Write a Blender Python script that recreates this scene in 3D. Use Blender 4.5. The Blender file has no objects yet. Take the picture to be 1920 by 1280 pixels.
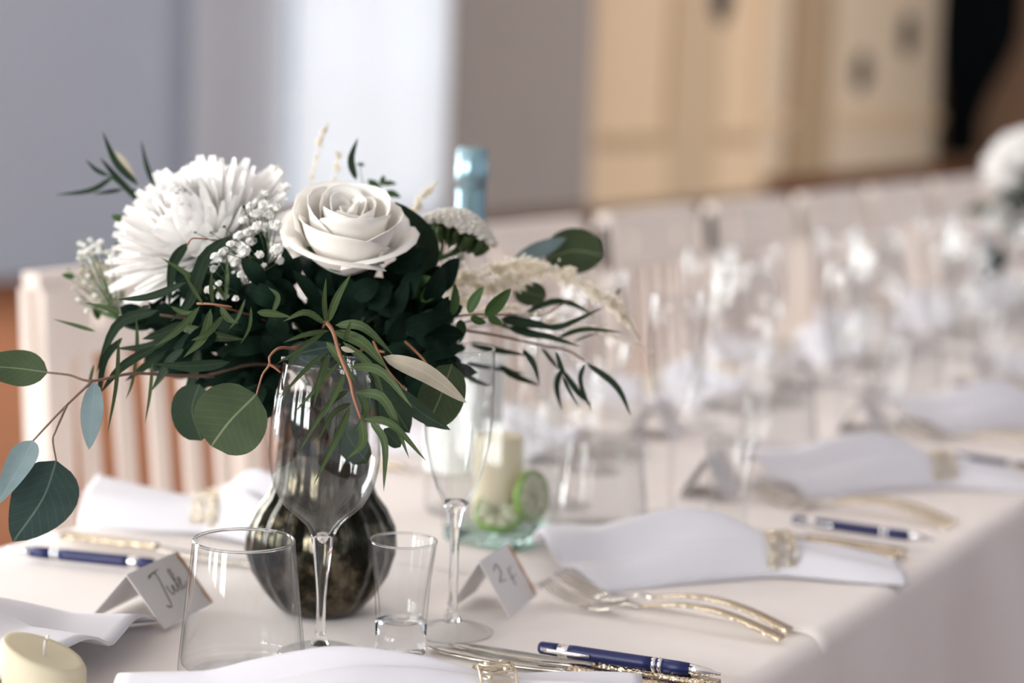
import bpy, math, random
from mathutils import Vector, Matrix
random.seed(7)
D = bpy.data
COL = bpy.context.scene.collection
SC = bpy.context.scene
PI = math.pi

# ------------------------------------------------------------------ camera
F = 3733.0                                   # focal length in pixels of the 1920 x 1280 frame
PITCH, ROLL, YAW = math.radians(7.78), math.radians(2.0), math.radians(29.0)
TZ = 0.75                                    # table top height
CAM = Vector((0, 0, TZ + 0.455))
FW = Vector((-math.sin(YAW)*math.cos(PITCH), math.cos(YAW)*math.cos(PITCH), -math.sin(PITCH)))
_r0 = Vector((math.cos(YAW), math.sin(YAW), 0)); _u0 = _r0.cross(FW)
RT = _r0*math.cos(ROLL) + _u0*math.sin(ROLL)
UP = _u0*math.cos(ROLL) - _r0*math.sin(ROLL)
cd = D.cameras.new('camera'); cam = D.objects.new('camera', cd); COL.objects.link(cam)
cd.sensor_width = 36; cd.lens = 70; cd.clip_start = 0.05; cd.clip_end = 200
cam.matrix_world = Matrix(((RT.x, UP.x, -FW.x, CAM.x), (RT.y, UP.y, -FW.y, CAM.y), (RT.z, UP.z, -FW.z, CAM.z), (0, 0, 0, 1)))
cd.dof.use_dof = True; cd.dof.focus_distance = 1.47; cd.dof.aperture_fstop = 2.8
SC.camera = cam

def ray(x, y): return FW + RT*((x-960)/F) - UP*((y-640)/F)
def PX(x, y, depth): return CAM + ray(x, y)*depth            # point at a distance along the lens axis
def TB(x, y, z=0.0):                                         # point on the plane z above the table top
    d = ray(x, y); return CAM + d*((TZ+z-CAM.z)/d.z)
def ONX(x, y, X):
    d = ray(x, y); return CAM + d*(X/d.x)

# ------------------------------------------------------------------ world, light, exposure
w = D.worlds.new('world'); SC.world = w; w.use_nodes = True
w.node_tree.nodes['Background'].inputs[0].default_value = (0.75, 0.85, 1.0, 1)
w.node_tree.nodes['Background'].inputs[1].default_value = 0.6
SC.view_settings.view_transform = 'Standard'; SC.view_settings.look = 'None'
SC.view_settings.exposure = 0.04; SC.view_settings.gamma = 1.0; SC.view_settings.use_curve_mapping = False
SC.cycles.transparent_max_bounces = 48
SC.cycles.max_bounces = 16; SC.cycles.transmission_bounces = 14; SC.cycles.glossy_bounces = 6; SC.cycles.diffuse_bounces = 5

def window_light(name, loc, rot, sx, sy, power, color=(1.0, 0.975, 0.958)):
    l = D.lights.new(name, 'AREA'); l.shape = 'RECTANGLE'; l.size = sx; l.size_y = sy
    l.energy = power; l.color = color
    o = D.objects.new(name, l); COL.objects.link(o); o.location = loc; o.rotation_euler = rot
    return o
XW = -7.5        # window wall behind the far row of chairs
XR = 3.2         # unseen wall behind the photographer, with windows, the far ones added
ROOM_Y0, ROOM_Y1, ROOM_H = -4.5, 29.5, 4.2
WIN_L = [(0.3, 2.3), (4.0, 6.0), (10.3, 12.35)]               # openings of the window wall along y
WIN_R = [(-2.6, -1.2), (0.6, 2.0), (3.8, 5.2), (7.6, 9.0), (10.6, 12.0), (14.0, 15.4), (19.0, 20.4), (23.0, 24.4)]  # farther openings are added to brighten the walls down the hall
POW_R = [4, 4, 4, 20, 60, 240, 480, 560]  # strongest at the added far openings, weak near the table
WIN_F = [(-6.6, -5.2), (-4.4, -3.0), (-2.2, -0.8)]            # openings of the front wall along x
WZ0, WZ1 = 0.1, 3.4
for i, (a, b) in enumerate(WIN_L):
    window_light('daylight', (XW-0.30, (a+b)/2, (WZ0+WZ1)/2), (0, -PI/2, 0), WZ1-WZ0, b-a, (520, 400, 40)[i])
for (a, b), pw_ in zip(WIN_R, POW_R):
    window_light('daylight', (XR+0.30, (a+b)/2, 2.15), (0, PI/2, 0), 2.5, b-a, pw_, (0.97, 0.97, 1.0))
for a, b in WIN_F:
    window_light('daylight', ((a+b)/2, ROOM_Y0-0.30, 2.15), (PI/2, 0, 0), b-a, 2.5, 285)

# ------------------------------------------------------------------ helpers
def link(o): COL.objects.link(o); return o
def tag(o, label=None, cat=None, group=None, kind=None):
    if label: o['label'] = label
    if cat: o['category'] = cat
    if group: o['group'] = group
    if kind: o['kind'] = kind
    return o
def thing(name, label, cat, loc, group=None):
    o = D.objects.new(name, None); link(o); o.location = loc; o.empty_display_size = 0.05
    return tag(o, label, cat, group)
def origin(o):
    v = Vector((0, 0, 0))
    while o is not None: v += o.location; o = o.parent
    return v
def mesh(name, V, Fc, mat, smooth=True, uv=None):
    me = D.meshes.new(name); me.from_pydata([tuple(v) for v in V], [], Fc)
    if smooth: me.polygons.foreach_set('use_smooth', [True]*len(me.polygons))
    if uv:
        l = me.uv_layers.new(name='UVMap')
        for lp in me.loops: l.data[lp.index].uv = uv[lp.vertex_index]
    me.materials.append(mat); me.update()
    return me
def mk(name, VF, mat, parent=None, smooth=True, loc=None, uv=None, sharp=None):
    """one mesh object; vertices are given in world space (parent unrotated) unless loc says where the local origin goes"""
    V, Fc = VF
    if parent is not None:
        og = origin(parent); V = [Vector(v)-og for v in V]
    me = mesh(name, V, Fc, mat, smooth, uv)
    if sharp: me.set_sharp_from_angle(angle=math.radians(sharp))
    o = D.objects.new(name, me); link(o)
    if parent is not None: o.parent = parent
    if loc is not None: o.location = loc
    return o
def merge(*parts):
    V, Fc = [], []
    for v, f in parts:
        n = len(V); V += list(v); Fc += [tuple(i+n for i in q) for q in f]
    return V, Fc
def box(x0, x1, y0, y1, z0, z1):
    V = [Vector((x, y, z)) for z in (z0, z1) for y in (y0, y1) for x in (x0, x1)]
    return V, [(0, 2, 3, 1), (4, 5, 7, 6), (0, 1, 5, 4), (1, 3, 7, 5), (3, 2, 6, 7), (2, 0, 4, 6)]
def lathe(profile, seg=40, c=(0, 0, 0), rib=None):
    c = Vector(c); V, Fc, rings = [], [], []
    for r, z in profile:
        if r < 1e-6: rings.append([len(V)]); V.append(c+Vector((0, 0, z))); continue
        row = []
        for i in range(seg):
            a = 2*PI*i/seg; rr = r*(rib(a, z) if rib else 1)
            row.append(len(V)); V.append(c+Vector((rr*math.cos(a), rr*math.sin(a), z)))
        rings.append(row)
    for A, B in zip(rings, rings[1:]):
        for i in range(seg):
            j = (i+1) % seg
            if len(A) == 1 and len(B) > 1: Fc.append((A[0], B[j], B[i]))
            elif len(B) == 1 and len(A) > 1: Fc.append((A[i], A[j], B[0]))
            elif len(A) > 1: Fc.append((A[i], A[j], B[j], B[i]))
    return V, Fc
def smooth_pts(P, n):
    """Catmull-Rom through the points"""
    P = [Vector(p) for p in P]
    if len(P) == 2: return [P[0].lerp(P[1], i/n) for i in range(n+1)]
    Q = [P[0]*2-P[1]] + P + [P[-1]*2-P[-2]]; out = []; m = len(P)-1
    for i in range(n+1):
        s = i/n*m; k = min(int(s), m-1); t = s-k
        a, b, c, d = Q[k:k+4]
        out.append(0.5*((2*b)+(c-a)*t+(2*a-5*b+4*c-d)*t*t+(3*b-a-3*c+d)*t**3))
    return out
def tube(P, r, seg=6, n=None, closed=False):
    if n: P = smooth_pts(P, n)
    P = [Vector(p) for p in P]; V, Fc = [], []; m = len(P)
    R = r if callable(r) else (lambda t: r)
    up = Vector((0.31, 0.17, 0.93))
    for i, p in enumerate(P):
        a = P[(i-1) % m] if (closed or i > 0) else p
        b = P[(i+1) % m] if (closed or i < m-1) else p
        t = (b-a).normalized() if (b-a).length > 1e-9 else Vector((0, 0, 1))
        s = t.cross(up)
        if s.length < 1e-3: s = t.cross(Vector((1, 0, 0)))
        s.normalize(); u = s.cross(t); rr = R(i/max(1, m-1))
        for k in range(seg):
            q = 2*PI*k/seg; V.append(p+s*(rr*math.cos(q))+u*(rr*math.sin(q)))
    for i in range(m if closed else m-1):
        for k in range(seg):
            j = (k+1) % seg; i2 = (i+1) % m
            Fc.append((i*seg+k, i*seg+j, i2*seg+j, i2*seg+k))
    if not closed:
        Fc.append(tuple(range(seg-1, -1, -1))); Fc.append(tuple(range((m-1)*seg, m*seg)))
    return V, Fc
def copy_tree(o, parent=None):
    c = o.copy(); COL.objects.link(c); c.parent = parent
    for ch in list(o.children): copy_tree(ch, c)
    return c
def put(proto, loc, rz=0.0, label=None, group=None, first=None):
    c = copy_tree(proto); c.location = loc; c.rotation_euler = (0, 0, rz)
    if label: c['label'] = label
    if group: c['group'] = group
    return c

# ------------------------------------------------------------------ materials
def mat_new(name):
    m = D.materials.new(name); m.use_nodes = True; nt = m.node_tree
    for n in list(nt.nodes): nt.nodes.remove(n)
    out = nt.nodes.new('ShaderNodeOutputMaterial')
    return m, nt, out
def N(nt, t, **kw):
    n = nt.nodes.new(t)
    for k, v in kw.items():
        if k in n.inputs: n.inputs[k].default_value = v
        else: setattr(n, k, v)
    return n
def c4(c): return (c[0], c[1], c[2], 1)
def solid(name, col, rough=0.5, metal=0.0, var=0.12, scale=30.0, bump=0.0, bscale=None, coat=0.0, spec=0.5, coord='Object'):
    m, nt, out = mat_new(name)
    b = N(nt, 'ShaderNodeBsdfPrincipled', Roughness=rough, Metallic=metal)
    b.inputs['Specular IOR Level'].default_value = spec; b.inputs['Coat Weight'].default_value = coat
    tc = N(nt, 'ShaderNodeTexCoord'); nz = N(nt, 'ShaderNodeTexNoise', Scale=scale, Detail=4.0)
    nt.links.new(tc.outputs[coord], nz.inputs['Vector'])
    mx = N(nt, 'ShaderNodeMix', data_type='RGBA')
    mx.inputs[6].default_value = c4([x*(1-var) for x in col]); mx.inputs[7].default_value = c4([min(1, x*(1+var)) for x in col])
    nt.links.new(nz.outputs['Fac'], mx.inputs[0]); nt.links.new(mx.outputs[2], b.inputs['Base Color'])
    if bump:
        n2 = N(nt, 'ShaderNodeTexNoise', Scale=bscale or scale*3, Detail=3.0); nt.links.new(tc.outputs[coord], n2.inputs['Vector'])
        bp = N(nt, 'ShaderNodeBump', Strength=bump, Distance=0.002); nt.links.new(n2.outputs['Fac'], bp.inputs['Height'])
        nt.links.new(bp.outputs['Normal'], b.inputs['Normal'])
    nt.links.new(b.outputs[0], out.inputs[0])
    return m
def glass(name, col=(1, 1, 1), rough=0.0, ior=1.47):
    m, nt, out = mat_new(name)
    b = N(nt, 'ShaderNodeBsdfGlass', Color=c4(col), Roughness=rough, IOR=ior)
    nt.links.new(b.outputs[0], out.inputs[0]); return m
def thin_glass(name, col=(0.97, 0.97, 0.97), k=0.62, pw=3.5, base=0.045, edge=None):
    m, nt, out = mat_new(name)
    t = N(nt, 'ShaderNodeBsdfTransparent', Color=c4(col)); g = N(nt, 'ShaderNodeBsdfGlossy', Roughness=0.02)
    lw = N(nt, 'ShaderNodeLayerWeight', Blend=0.5)
    p = N(nt, 'ShaderNodeMath', operation='POWER'); p.inputs[1].default_value = pw
    a = N(nt, 'ShaderNodeMath', operation='MULTIPLY_ADD'); a.inputs[1].default_value = k; a.inputs[2].default_value = base
    mx = N(nt, 'ShaderNodeMixShader')
    nt.links.new(lw.outputs['Facing'], p.inputs[0]); nt.links.new(p.outputs[0], a.inputs[0]); nt.links.new(a.outputs[0], mx.inputs[0])
    if edge:
        q = N(nt, 'ShaderNodeMath', operation='POWER'); q.inputs[1].default_value = 7.0; nt.links.new(lw.outputs['Facing'], q.inputs[0])
        em = N(nt, 'ShaderNodeMix', data_type='RGBA'); em.inputs[6].default_value = c4(col); em.inputs[7].default_value = c4(edge)
        nt.links.new(q.outputs[0], em.inputs[0]); nt.links.new(em.outputs[2], t.inputs[0])
    nt.links.new(t.outputs[0], mx.inputs[1]); nt.links.new(g.outputs[0], mx.inputs[2]); nt.links.new(mx.outputs[0], out.inputs[0])
    return m
def leaf_mat(name, top, under, rib, rough=0.6, trans=0.12, vein=0.10, spec=0.16):
    m, nt, out = mat_new(name)
    uv = N(nt, 'ShaderNodeUVMap'); sep = N(nt, 'ShaderNodeSeparateXYZ'); nt.links.new(uv.outputs[0], sep.inputs[0])
    d = N(nt, 'ShaderNodeMath', operation='SUBTRACT'); d.inputs[1].default_value = 0.5; nt.links.new(sep.outputs[0], d.inputs[0])
    ab = N(nt, 'ShaderNodeMath', operation='ABSOLUTE'); nt.links.new(d.outputs[0], ab.inputs[0])
    ramp = N(nt, 'ShaderNodeMapRange'); ramp.inputs[1].default_value = 0.006; ramp.inputs[2].default_value = 0.020
    ramp.inputs[3].default_value = 1; ramp.inputs[4].default_value = 0; nt.links.new(ab.outputs[0], ramp.inputs[0])
    # side veins: stripes of v - k*|u|
    mu = N(nt, 'ShaderNodeMath', operation='MULTIPLY_ADD'); mu.inputs[1].default_value = -0.7; nt.links.new(ab.outputs[0], mu.inputs[0]); nt.links.new(sep.outputs[1], mu.inputs[2])
    m2 = N(nt, 'ShaderNodeMath', operation='MULTIPLY'); m2.inputs[1].default_value = 55.0; nt.links.new(mu.outputs[0], m2.inputs[0])
    sn = N(nt, 'ShaderNodeMath', operation='SINE'); nt.links.new(m2.outputs[0], sn.inputs[0])
    r2 = N(nt, 'ShaderNodeMapRange'); r2.inputs[1].default_value = 0.8; r2.inputs[2].default_value = 1.0; r2.inputs[4].default_value = vein; nt.links.new(sn.outputs[0], r2.inputs[0])
    mxv = N(nt, 'ShaderNodeMath', operation='MAXIMUM'); nt.links.new(ramp.outputs[0], mxv.inputs[0]); nt.links.new(r2.outputs[0], mxv.inputs[1])
    tc = N(nt, 'ShaderNodeTexCoord'); nz = N(nt, 'ShaderNodeTexNoise', Scale=45.0, Detail=5.0); nt.links.new(tc.outputs['Object'], nz.inputs[0])
    va = N(nt, 'ShaderNodeMix', data_type='RGBA'); va.inputs[6].default_value = c4([x*.65 for x in top]); va.inputs[7].default_value = c4([x*1.35 for x in top])
    nt.links.new(nz.outputs['Fac'], va.inputs[0])
    ribm = N(nt, 'ShaderNodeMix', data_type='RGBA'); ribm.inputs[7].default_value = c4(rib); nt.links.new(va.outputs[2], ribm.inputs[6]); nt.links.new(mxv.outputs[0], ribm.inputs[0])
    geo = N(nt, 'ShaderNodeNewGeometry'); und = N(nt, 'ShaderNodeMix', data_type='RGBA'); und.inputs[7].default_value = c4(under)
    nt.links.new(geo.outputs['Backfacing'], und.inputs[0]); nt.links.new(ribm.outputs[2], und.inputs[6])
    b = N(nt, 'ShaderNodeBsdfPrincipled', Roughness=rough); b.inputs['Specular IOR Level'].default_value = spec
    nt.links.new(und.outputs[2], b.inputs['Base Color'])
    tr = N(nt, 'ShaderNodeBsdfTranslucent'); nt.links.new(und.outputs[2], tr.inputs[0])
    mx = N(nt, 'ShaderNodeMixShader'); mx.inputs[0].default_value = trans
    nt.links.new(b.outputs[0], mx.inputs[1]); nt.links.new(tr.outputs[0], mx.inputs[2]); nt.links.new(mx.outputs[0], out.inputs[0])
    return m
def soft(name, col, trans=0.3, var=0.05, scale=40, rough=0.6):
    m, nt, out = mat_new(name)
    tc = N(nt, 'ShaderNodeTexCoord'); nz = N(nt, 'ShaderNodeTexNoise', Scale=scale, Detail=4.0); nt.links.new(tc.outputs['Object'], nz.inputs[0])
    va = N(nt, 'ShaderNodeMix', data_type='RGBA'); va.inputs[6].default_value = c4([x*(1-var) for x in col]); va.inputs[7].default_value = c4([min(1, x*(1+var)) for x in col])
    nt.links.new(nz.outputs['Fac'], va.inputs[0])
    b = N(nt, 'ShaderNodeBsdfPrincipled', Roughness=rough); b.inputs['Specular IOR Level'].default_value = 0.25; nt.links.new(va.outputs[2], b.inputs['Base Color'])
    tr = N(nt, 'ShaderNodeBsdfTranslucent'); nt.links.new(va.outputs[2], tr.inputs[0])
    mx = N(nt, 'ShaderNodeMixShader'); mx.inputs[0].default_value = trans
    nt.links.new(b.outputs[0], mx.inputs[1]); nt.links.new(tr.outputs[0], mx.inputs[2]); nt.links.new(mx.outputs[0], out.inputs[0])
    return m
def weave(name, col, bump=0.15):
    m, nt, out = mat_new(name)
    b = N(nt, 'ShaderNodeBsdfPrincipled', Roughness=0.85); b.inputs['Specular IOR Level'].default_value = 0.2
    b.inputs['Sheen Weight'].default_value = 0.15
    tc = N(nt, 'ShaderNodeTexCoord'); nz = N(nt, 'ShaderNodeTexNoise', Scale=6.0, Detail=6.0); nt.links.new(tc.outputs['Object'], nz.inputs[0])
    va = N(nt, 'ShaderNodeMix', data_type='RGBA'); va.inputs[6].default_value = c4([x*.96 for x in col]); va.inputs[7].default_value = c4([min(1, x*1.04) for x in col])
    nt.links.new(nz.outputs['Fac'], va.inputs[0]); nt.links.new(va.outputs[2], b.inputs['Base Color'])
    w1 = N(nt, 'ShaderNodeTexNoise', Scale=1500.0); nt.links.new(tc.outputs['Object'], w1.inputs[0])
    bp = N(nt, 'ShaderNodeBump', Strength=bump, Distance=0.0004); nt.links.new(w1.outputs['Fac'], bp.inputs['Height']); nt.links.new(bp.outputs['Normal'], b.inputs['Normal'])
    nt.links.new(b.outputs[0], out.inputs[0]); return m
def hammered(name, col, rough=0.22, scale=350.0):
    m, nt, out = mat_new(name)
    b = N(nt, 'ShaderNodeBsdfPrincipled', Roughness=rough, Metallic=1.0); b.inputs['Base Color'].default_value = c4(col)
    tc = N(nt, 'ShaderNodeTexCoord'); vo = N(nt, 'ShaderNodeTexVoronoi', Scale=scale); nt.links.new(tc.outputs['Object'], vo.inputs[0])
    bp = N(nt, 'ShaderNodeBump', Strength=0.7, Distance=0.0015); nt.links.new(vo.outputs['Distance'], bp.inputs['Height']); nt.links.new(bp.outputs['Normal'], b.inputs['Normal'])
    nt.links.new(b.outputs[0], out.inputs[0]); return m
def mercury(name):
    m, nt, out = mat_new(name)
    b = N(nt, 'ShaderNodeBsdfPrincipled', Roughness=0.12, Metallic=1.0)
    tc = N(nt, 'ShaderNodeTexCoord'); nz = N(nt, 'ShaderNodeTexNoise', Scale=38.0, Detail=8.0, Roughness=0.7); nt.links.new(tc.outputs['Object'], nz.inputs[0])
    rp = N(nt, 'ShaderNodeValToRGB'); e = rp.color_ramp.elements
    e[0].position = 0.36; e[0].color = (0.008, 0.008, 0.006, 1); e[1].position = 0.68; e[1].color = (0.20, 0.165, 0.115, 1)
    x = rp.color_ramp.elements.new(0.5); x.color = (0.03, 0.028, 0.02, 1)
    nt.links.new(nz.outputs['Fac'], rp.inputs[0]); nt.links.new(rp.outputs[0], b.inputs['Base Color'])
    r2 = N(nt, 'ShaderNodeMapRange'); r2.inputs[3].default_value = 0.05; r2.inputs[4].default_value = 0.3; nt.links.new(nz.outputs['Fac'], r2.inputs[0]); nt.links.new(r2.outputs[0], b.inputs['Roughness'])
    nt.links.new(b.outputs[0], out.inputs[0]); return m
def wood(name, a, b_, scale=3.0, rough=0.45, spec=0.3):
    m, nt, out = mat_new(name)
    b = N(nt, 'ShaderNodeBsdfPrincipled', Roughness=rough); b.inputs['Specular IOR Level'].default_value = spec
    tc = N(nt, 'ShaderNodeTexCoord'); mp = N(nt, 'ShaderNodeMapping'); mp.inputs['Scale'].default_value = (1.0*scale, 9.0*scale, 9.0*scale)
    mp.inputs['Rotation'].default_value = (0, 0, PI/2)
    nz = N(nt, 'ShaderNodeTexNoise', Scale=1.5, Detail=7.0); nt.links.new(tc.outputs['Object'], mp.inputs[0]); nt.links.new(mp.outputs[0], nz.inputs[0])
    va = N(nt, 'ShaderNodeMix', data_type='RGBA'); va.inputs[6].default_value = c4(a); va.inputs[7].default_value = c4(b_)
    nt.links.new(nz.outputs['Fac'], va.inputs[0]); nt.links.new(va.outputs[2], b.inputs['Base Color']); nt.links.new(b.outputs[0], out.inputs[0])
    return m

M = dict(
    wall=solid('pale_wall_paint', (0.46, 0.51, 0.60), 0.8, var=0.03, scale=2, bump=0.1),
    pier=solid('shaded_wall_paint', (0.36, 0.31, 0.28), 0.8, var=0.04, scale=2, bump=0.1),  # shade on this stretch of the window wall is put into the colour
    beige=solid('beige_wall_paint', (0.82, 0.67, 0.49), 0.7, var=0.05, scale=2, bump=0.1),
    panel=wood('beige_panel_wood', (0.76, 0.56, 0.36), (0.85, 0.64, 0.42), 0.6),
    brownwall=solid('brown_wall_paint', (0.22, 0.13, 0.08), 0.7, var=0.1, scale=2),
    darkorn=solid('dark_bronze', (0.03, 0.025, 0.026), 0.6, var=0.2),
    pilaster=solid('brown_pilaster_paint', (0.50, 0.36, 0.22), 0.7, var=0.06, scale=3),
    stile=solid('tan_stile_paint', (0.60, 0.44, 0.28), 0.7, var=0.06, scale=3),
    ceil=solid('ceiling_paint', (0.8, 0.79, 0.77), 0.9, var=0.02, scale=2),
    floor=wood('floor_board_wood', (0.17, 0.068, 0.034), (0.27, 0.115, 0.060), 1.2, 0.85, 0.02),
    white=solid('white_window_paint', (0.8, 0.8, 0.8), 0.5, var=0.03),
    sheer=soft('sheer_curtain_cloth', (0.93, 0.94, 0.96), 0.62, 0.02),
    black=solid('black_velvet', (0.004, 0.006, 0.008), 0.95, var=0.2, spec=0.1),
    cloth=weave('white_table_linen', (0.84, 0.775, 0.74)),
    napkin=weave('white_napkin_linen', (0.71, 0.695, 0.735)),
    chair=solid('white_chair_paint', (0.76, 0.68, 0.62), 0.5, var=0.05, scale=12),
    wine=glass('crystal_glass', ior=1.42), tum=glass('clear_glass', (0.997, 1, 0.998), ior=1.36),
    thin=thin_glass('thin_clear_glass', edge=(0.6, 0.62, 0.62)), teal=glass('recycled_glass', (0.90, 0.975, 0.955), ior=1.45),
    near=thin_glass('clear_thin_glass', (0.993, 0.996, 0.995), 0.36, 3.0, 0.034, (0.36, 0.40, 0.40)),
    pane=thin_glass('window_pane', (0.95, 0.97, 0.97), 0.4),
    mercury=mercury('dark_mercury_glass'),
    gold=hammered('champagne_gold', (0.66, 0.56, 0.41)), ring=solid('pale_gold_wire', (0.74, 0.66, 0.52), 0.28, 1.0, var=0.1),
    steel=solid('polished_steel', (0.62, 0.58, 0.52), 0.16, 1.0, var=0.05),
    chrome=solid('pen_chrome', (0.8, 0.8, 0.82), 0.15, 1.0, var=0.05), navy=solid('navy_lacquer', (0.006, 0.012, 0.085), 0.4, var=0.05),
    wax=soft('ivory_wax', (0.80, 0.73, 0.55), 0.25, 0.03), wick=solid('cotton_wick', (0.75, 0.72, 0.65), 0.9),
    card=solid('card_stock', (0.72, 0.69, 0.68), 0.8, var=0.02), ink=solid('grey_ink', (0.12, 0.10, 0.09), 0.7), rust=solid('rust_watercolour', (0.55, 0.28, 0.12), 0.8, var=0.4, scale=150),
    lime=solid('lime_peel', (0.22, 0.40, 0.05), 0.4, var=0.15), limeflesh=soft('lime_flesh', (0.80, 0.82, 0.62), 0.4, 0.08, 200),
    foil=solid('pale_blue_foil', (0.26, 0.41, 0.47), 0.18, 0.55, var=0.1), foilw=solid('white_foil_band', (0.8, 0.84, 0.9), 0.3, 0.2), paper=solid('white_bottle_paper', (0.75, 0.75, 0.72), 0.6),
    petal=soft('ivory_rose_petal', (0.95, 0.915, 0.86), 0.10, 0.02, 60), mum=soft('white_mum_petal', (0.95, 0.935, 0.92), 0.16, 0.02, 60),
    breath=soft('white_blossom', (0.90, 0.90, 0.86), 0.2, 0.05), bud=soft('cream_bud', (0.62, 0.60, 0.47), 0.2, 0.2, 200),
    plume=soft('cream_plume', (0.95, 0.87, 0.77), 0.5, 0.12, 300), yarrow=soft('white_floret', (0.90, 0.87, 0.81), 0.2, 0.05, 200),
    stemg=solid('green_stem', (0.05, 0.10, 0.03), 0.6, var=0.3, scale=60), stemo=solid('orange_stem', (0.26, 0.11, 0.055), 0.6, var=0.3, scale=60), stemb=solid('brown_stem', (0.15, 0.085, 0.06), 0.6, var=0.3, scale=60),
    lolive=leaf_mat('olive_leaf', (0.050, 0.078, 0.030), (0.14, 0.16, 0.09), (0.16, 0.19, 0.09)),
    ldark=leaf_mat('dark_willow_leaf', (0.016, 0.032, 0.017), (0.06, 0.075, 0.045), (0.06, 0.085, 0.04)),
    lround=leaf_mat('round_leaf', (0.046, 0.068, 0.032), (0.26, 0.25, 0.20), (0.17, 0.20, 0.11)),
    lblue=leaf_mat('blue_green_leaf', (0.030, 0.052, 0.046), (0.22, 0.26, 0.26), (0.10, 0.15, 0.12)),
    lpaleblue=leaf_mat('pale_blue_leaf', (0.17, 0.23, 0.24), (0.22, 0.26, 0.26), (0.22, 0.28, 0.28)),
    ltaupe=leaf_mat('taupe_leaf_underside', (0.36, 0.32, 0.25), (0.36, 0.32, 0.25), (0.45, 0.42, 0.33), vein=0.1),
    lbox=leaf_mat('glossy_green_leaf', (0.034, 0.072, 0.018), (0.07, 0.12, 0.04), (0.06, 0.11, 0.035), rough=0.5, spec=0.2),
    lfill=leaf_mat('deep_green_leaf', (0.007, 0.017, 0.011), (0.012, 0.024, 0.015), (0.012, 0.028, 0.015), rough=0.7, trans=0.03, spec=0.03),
)

# ------------------------------------------------------------------ the hall
def struct(name, VF, mat, parent=None, smooth=False):
    o = mk(name, VF, mat, parent, smooth)
    if parent is None: o['kind'] = 'structure'
    return o
fl = struct('floor', box(-9.6, XR+0.5, ROOM_Y0-0.5, ROOM_Y1+0.3, -0.15, -0.004), M['stemb'])
pw = 0.16; i = 0
x = -9.4
proto_planks = {}
while x < XR:                                              # floor boards, long strips along the hall
    mk('plank', box(x+0.003, x+0.40-0.003, ROOM_Y0, ROOM_Y1, -0.004, 0.0), M['floor'], fl, False); x += 0.40
struct('ceiling', box(-9.6, XR+0.5, ROOM_Y0-0.5, ROOM_Y1+0.3, ROOM_H, ROOM_H+0.15), M['ceil'])
def wall_with_openings(name, along, pos0, pos1, a0, a1, openings, z0, z1, mat):
    """a wall slab from a0 to a1, thickness pos0..pos1, with openings"""
    parts = []; cur = a0
    B = (lambda a, b, c, d: box(pos0, pos1, a, b, c, d)) if along == 'y' else (lambda a, b, c, d: box(a, b, pos0, pos1, c, d))
    for (a, b) in openings:
        parts.append(B(cur, a, 0, ROOM_H))
        if z0 > 0: parts.append(B(a, b, 0, z0))
        parts.append(B(a, b, z1, ROOM_H)); cur = b
    parts.append(B(cur, a1, 0, ROOM_H))
    return struct(name, merge(*parts), mat)
Y_PIER, Y_PAN, Y_STEP = 12.35, 14.75, 18.7
wall_with_openings('wall_left', 'y', XW-0.25, XW, ROOM_Y0, Y_PIER+0.02, WIN_L, WZ0, WZ1, M['wall'])
struct('wall_left_pier', box(XW-0.25, XW, Y_PIER+0.02, Y_PAN, 0, ROOM_H), M['pier'])
struct('wall_left_panelled', box(XW-0.5, XW-0.22, Y_PAN, Y_STEP, 0, ROOM_H), M['beige'])
struct('wall_left_far', box(-9.4, -9.15, Y_STEP-0.3, ROOM_Y1, 0, ROOM_H), M['beige'])
struct('wall_left_return', box(-9.4, XW-0.22, Y_STEP-0.22, Y_STEP, 0, ROOM_H), M['beige'])
struct('wall_back', box(-9.4, XR+0.25, ROOM_Y1, ROOM_Y1+0.25, 0, ROOM_H), M['brownwall'])
wall_with_openings('wall_right', 'y', XR, XR+0.25, ROOM_Y0, ROOM_Y1, WIN_R, 0.9, WZ1, M['wall'])
wall_with_openings('wall_front', 'x', ROOM_Y0-0.25, ROOM_Y0, XW-0.25, XR+0.25, WIN_F, 0.9, WZ1, M['wall'])
struct('baseboard_left', box(XW-0.001, XW+0.02, ROOM_Y0, WIN_L[0][0]-.05, 0, 0.12), M['white'])
struct('baseboard_pier', box(XW-0.001, XW+0.02, Y_PIER+0.1, Y_PAN, 0, 0.12), M['stemb'])
wn = [0]
def window(along, pos, inward, a0, a1, z0, z1, rows=4, cols=2):
    """frame, glazing bars and panes in an opening; pos = plane of the frame"""
    wn[0] += 1; t = 0.035
    def B(a, b, c, d, p0, p1):
        lo, hi = sorted((pos+inward*p0, pos+inward*p1))
        return box(lo, hi, a, b, c, d) if along == 'y' else box(a, b, lo, hi, c, d)
    fr = struct('window_%d' % wn[0], merge(B(a0, a0+.07, z0, z1, 0, .06), B(a1-.07, a1, z0, z1, 0, .06), B(a0+.07, a1-.07, z0, z0+.07, 0, .06), B(a0+.07, a1-.07, z1-.07, z1, 0, .06)), M['white'])
    for i in range(1, cols):
        a = a0+(a1-a0)*i/cols; mk('glazing_bar', B(a-t, a+t, z0+.07, z1-.07, .005, .05), M['white'], fr, False)
    for j in range(1, rows):
        z = z0+(z1-z0)*j/rows; mk('glazing_bar', B(a0+.07, a1-.07, z-.015, z+.015, .01, .045), M['white'], fr, False)
    for i in range(cols):
        for j in range(rows):
            mk('pane', B(a0+(a1-a0)*i/cols+.02, a0+(a1-a0)*(i+1)/cols-.02, z0+(z1-z0)*j/rows+.01, z0+(z1-z0)*(j+1)/rows-.01, .024, .028), M['pane'], fr, False)
for a, b in WIN_L: window('y', XW-0.2, 1, a, b, WZ0, WZ1)
for a, b in WIN_R: window('y', XR+0.2, -1, a, b, 0.9, WZ1)
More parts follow.
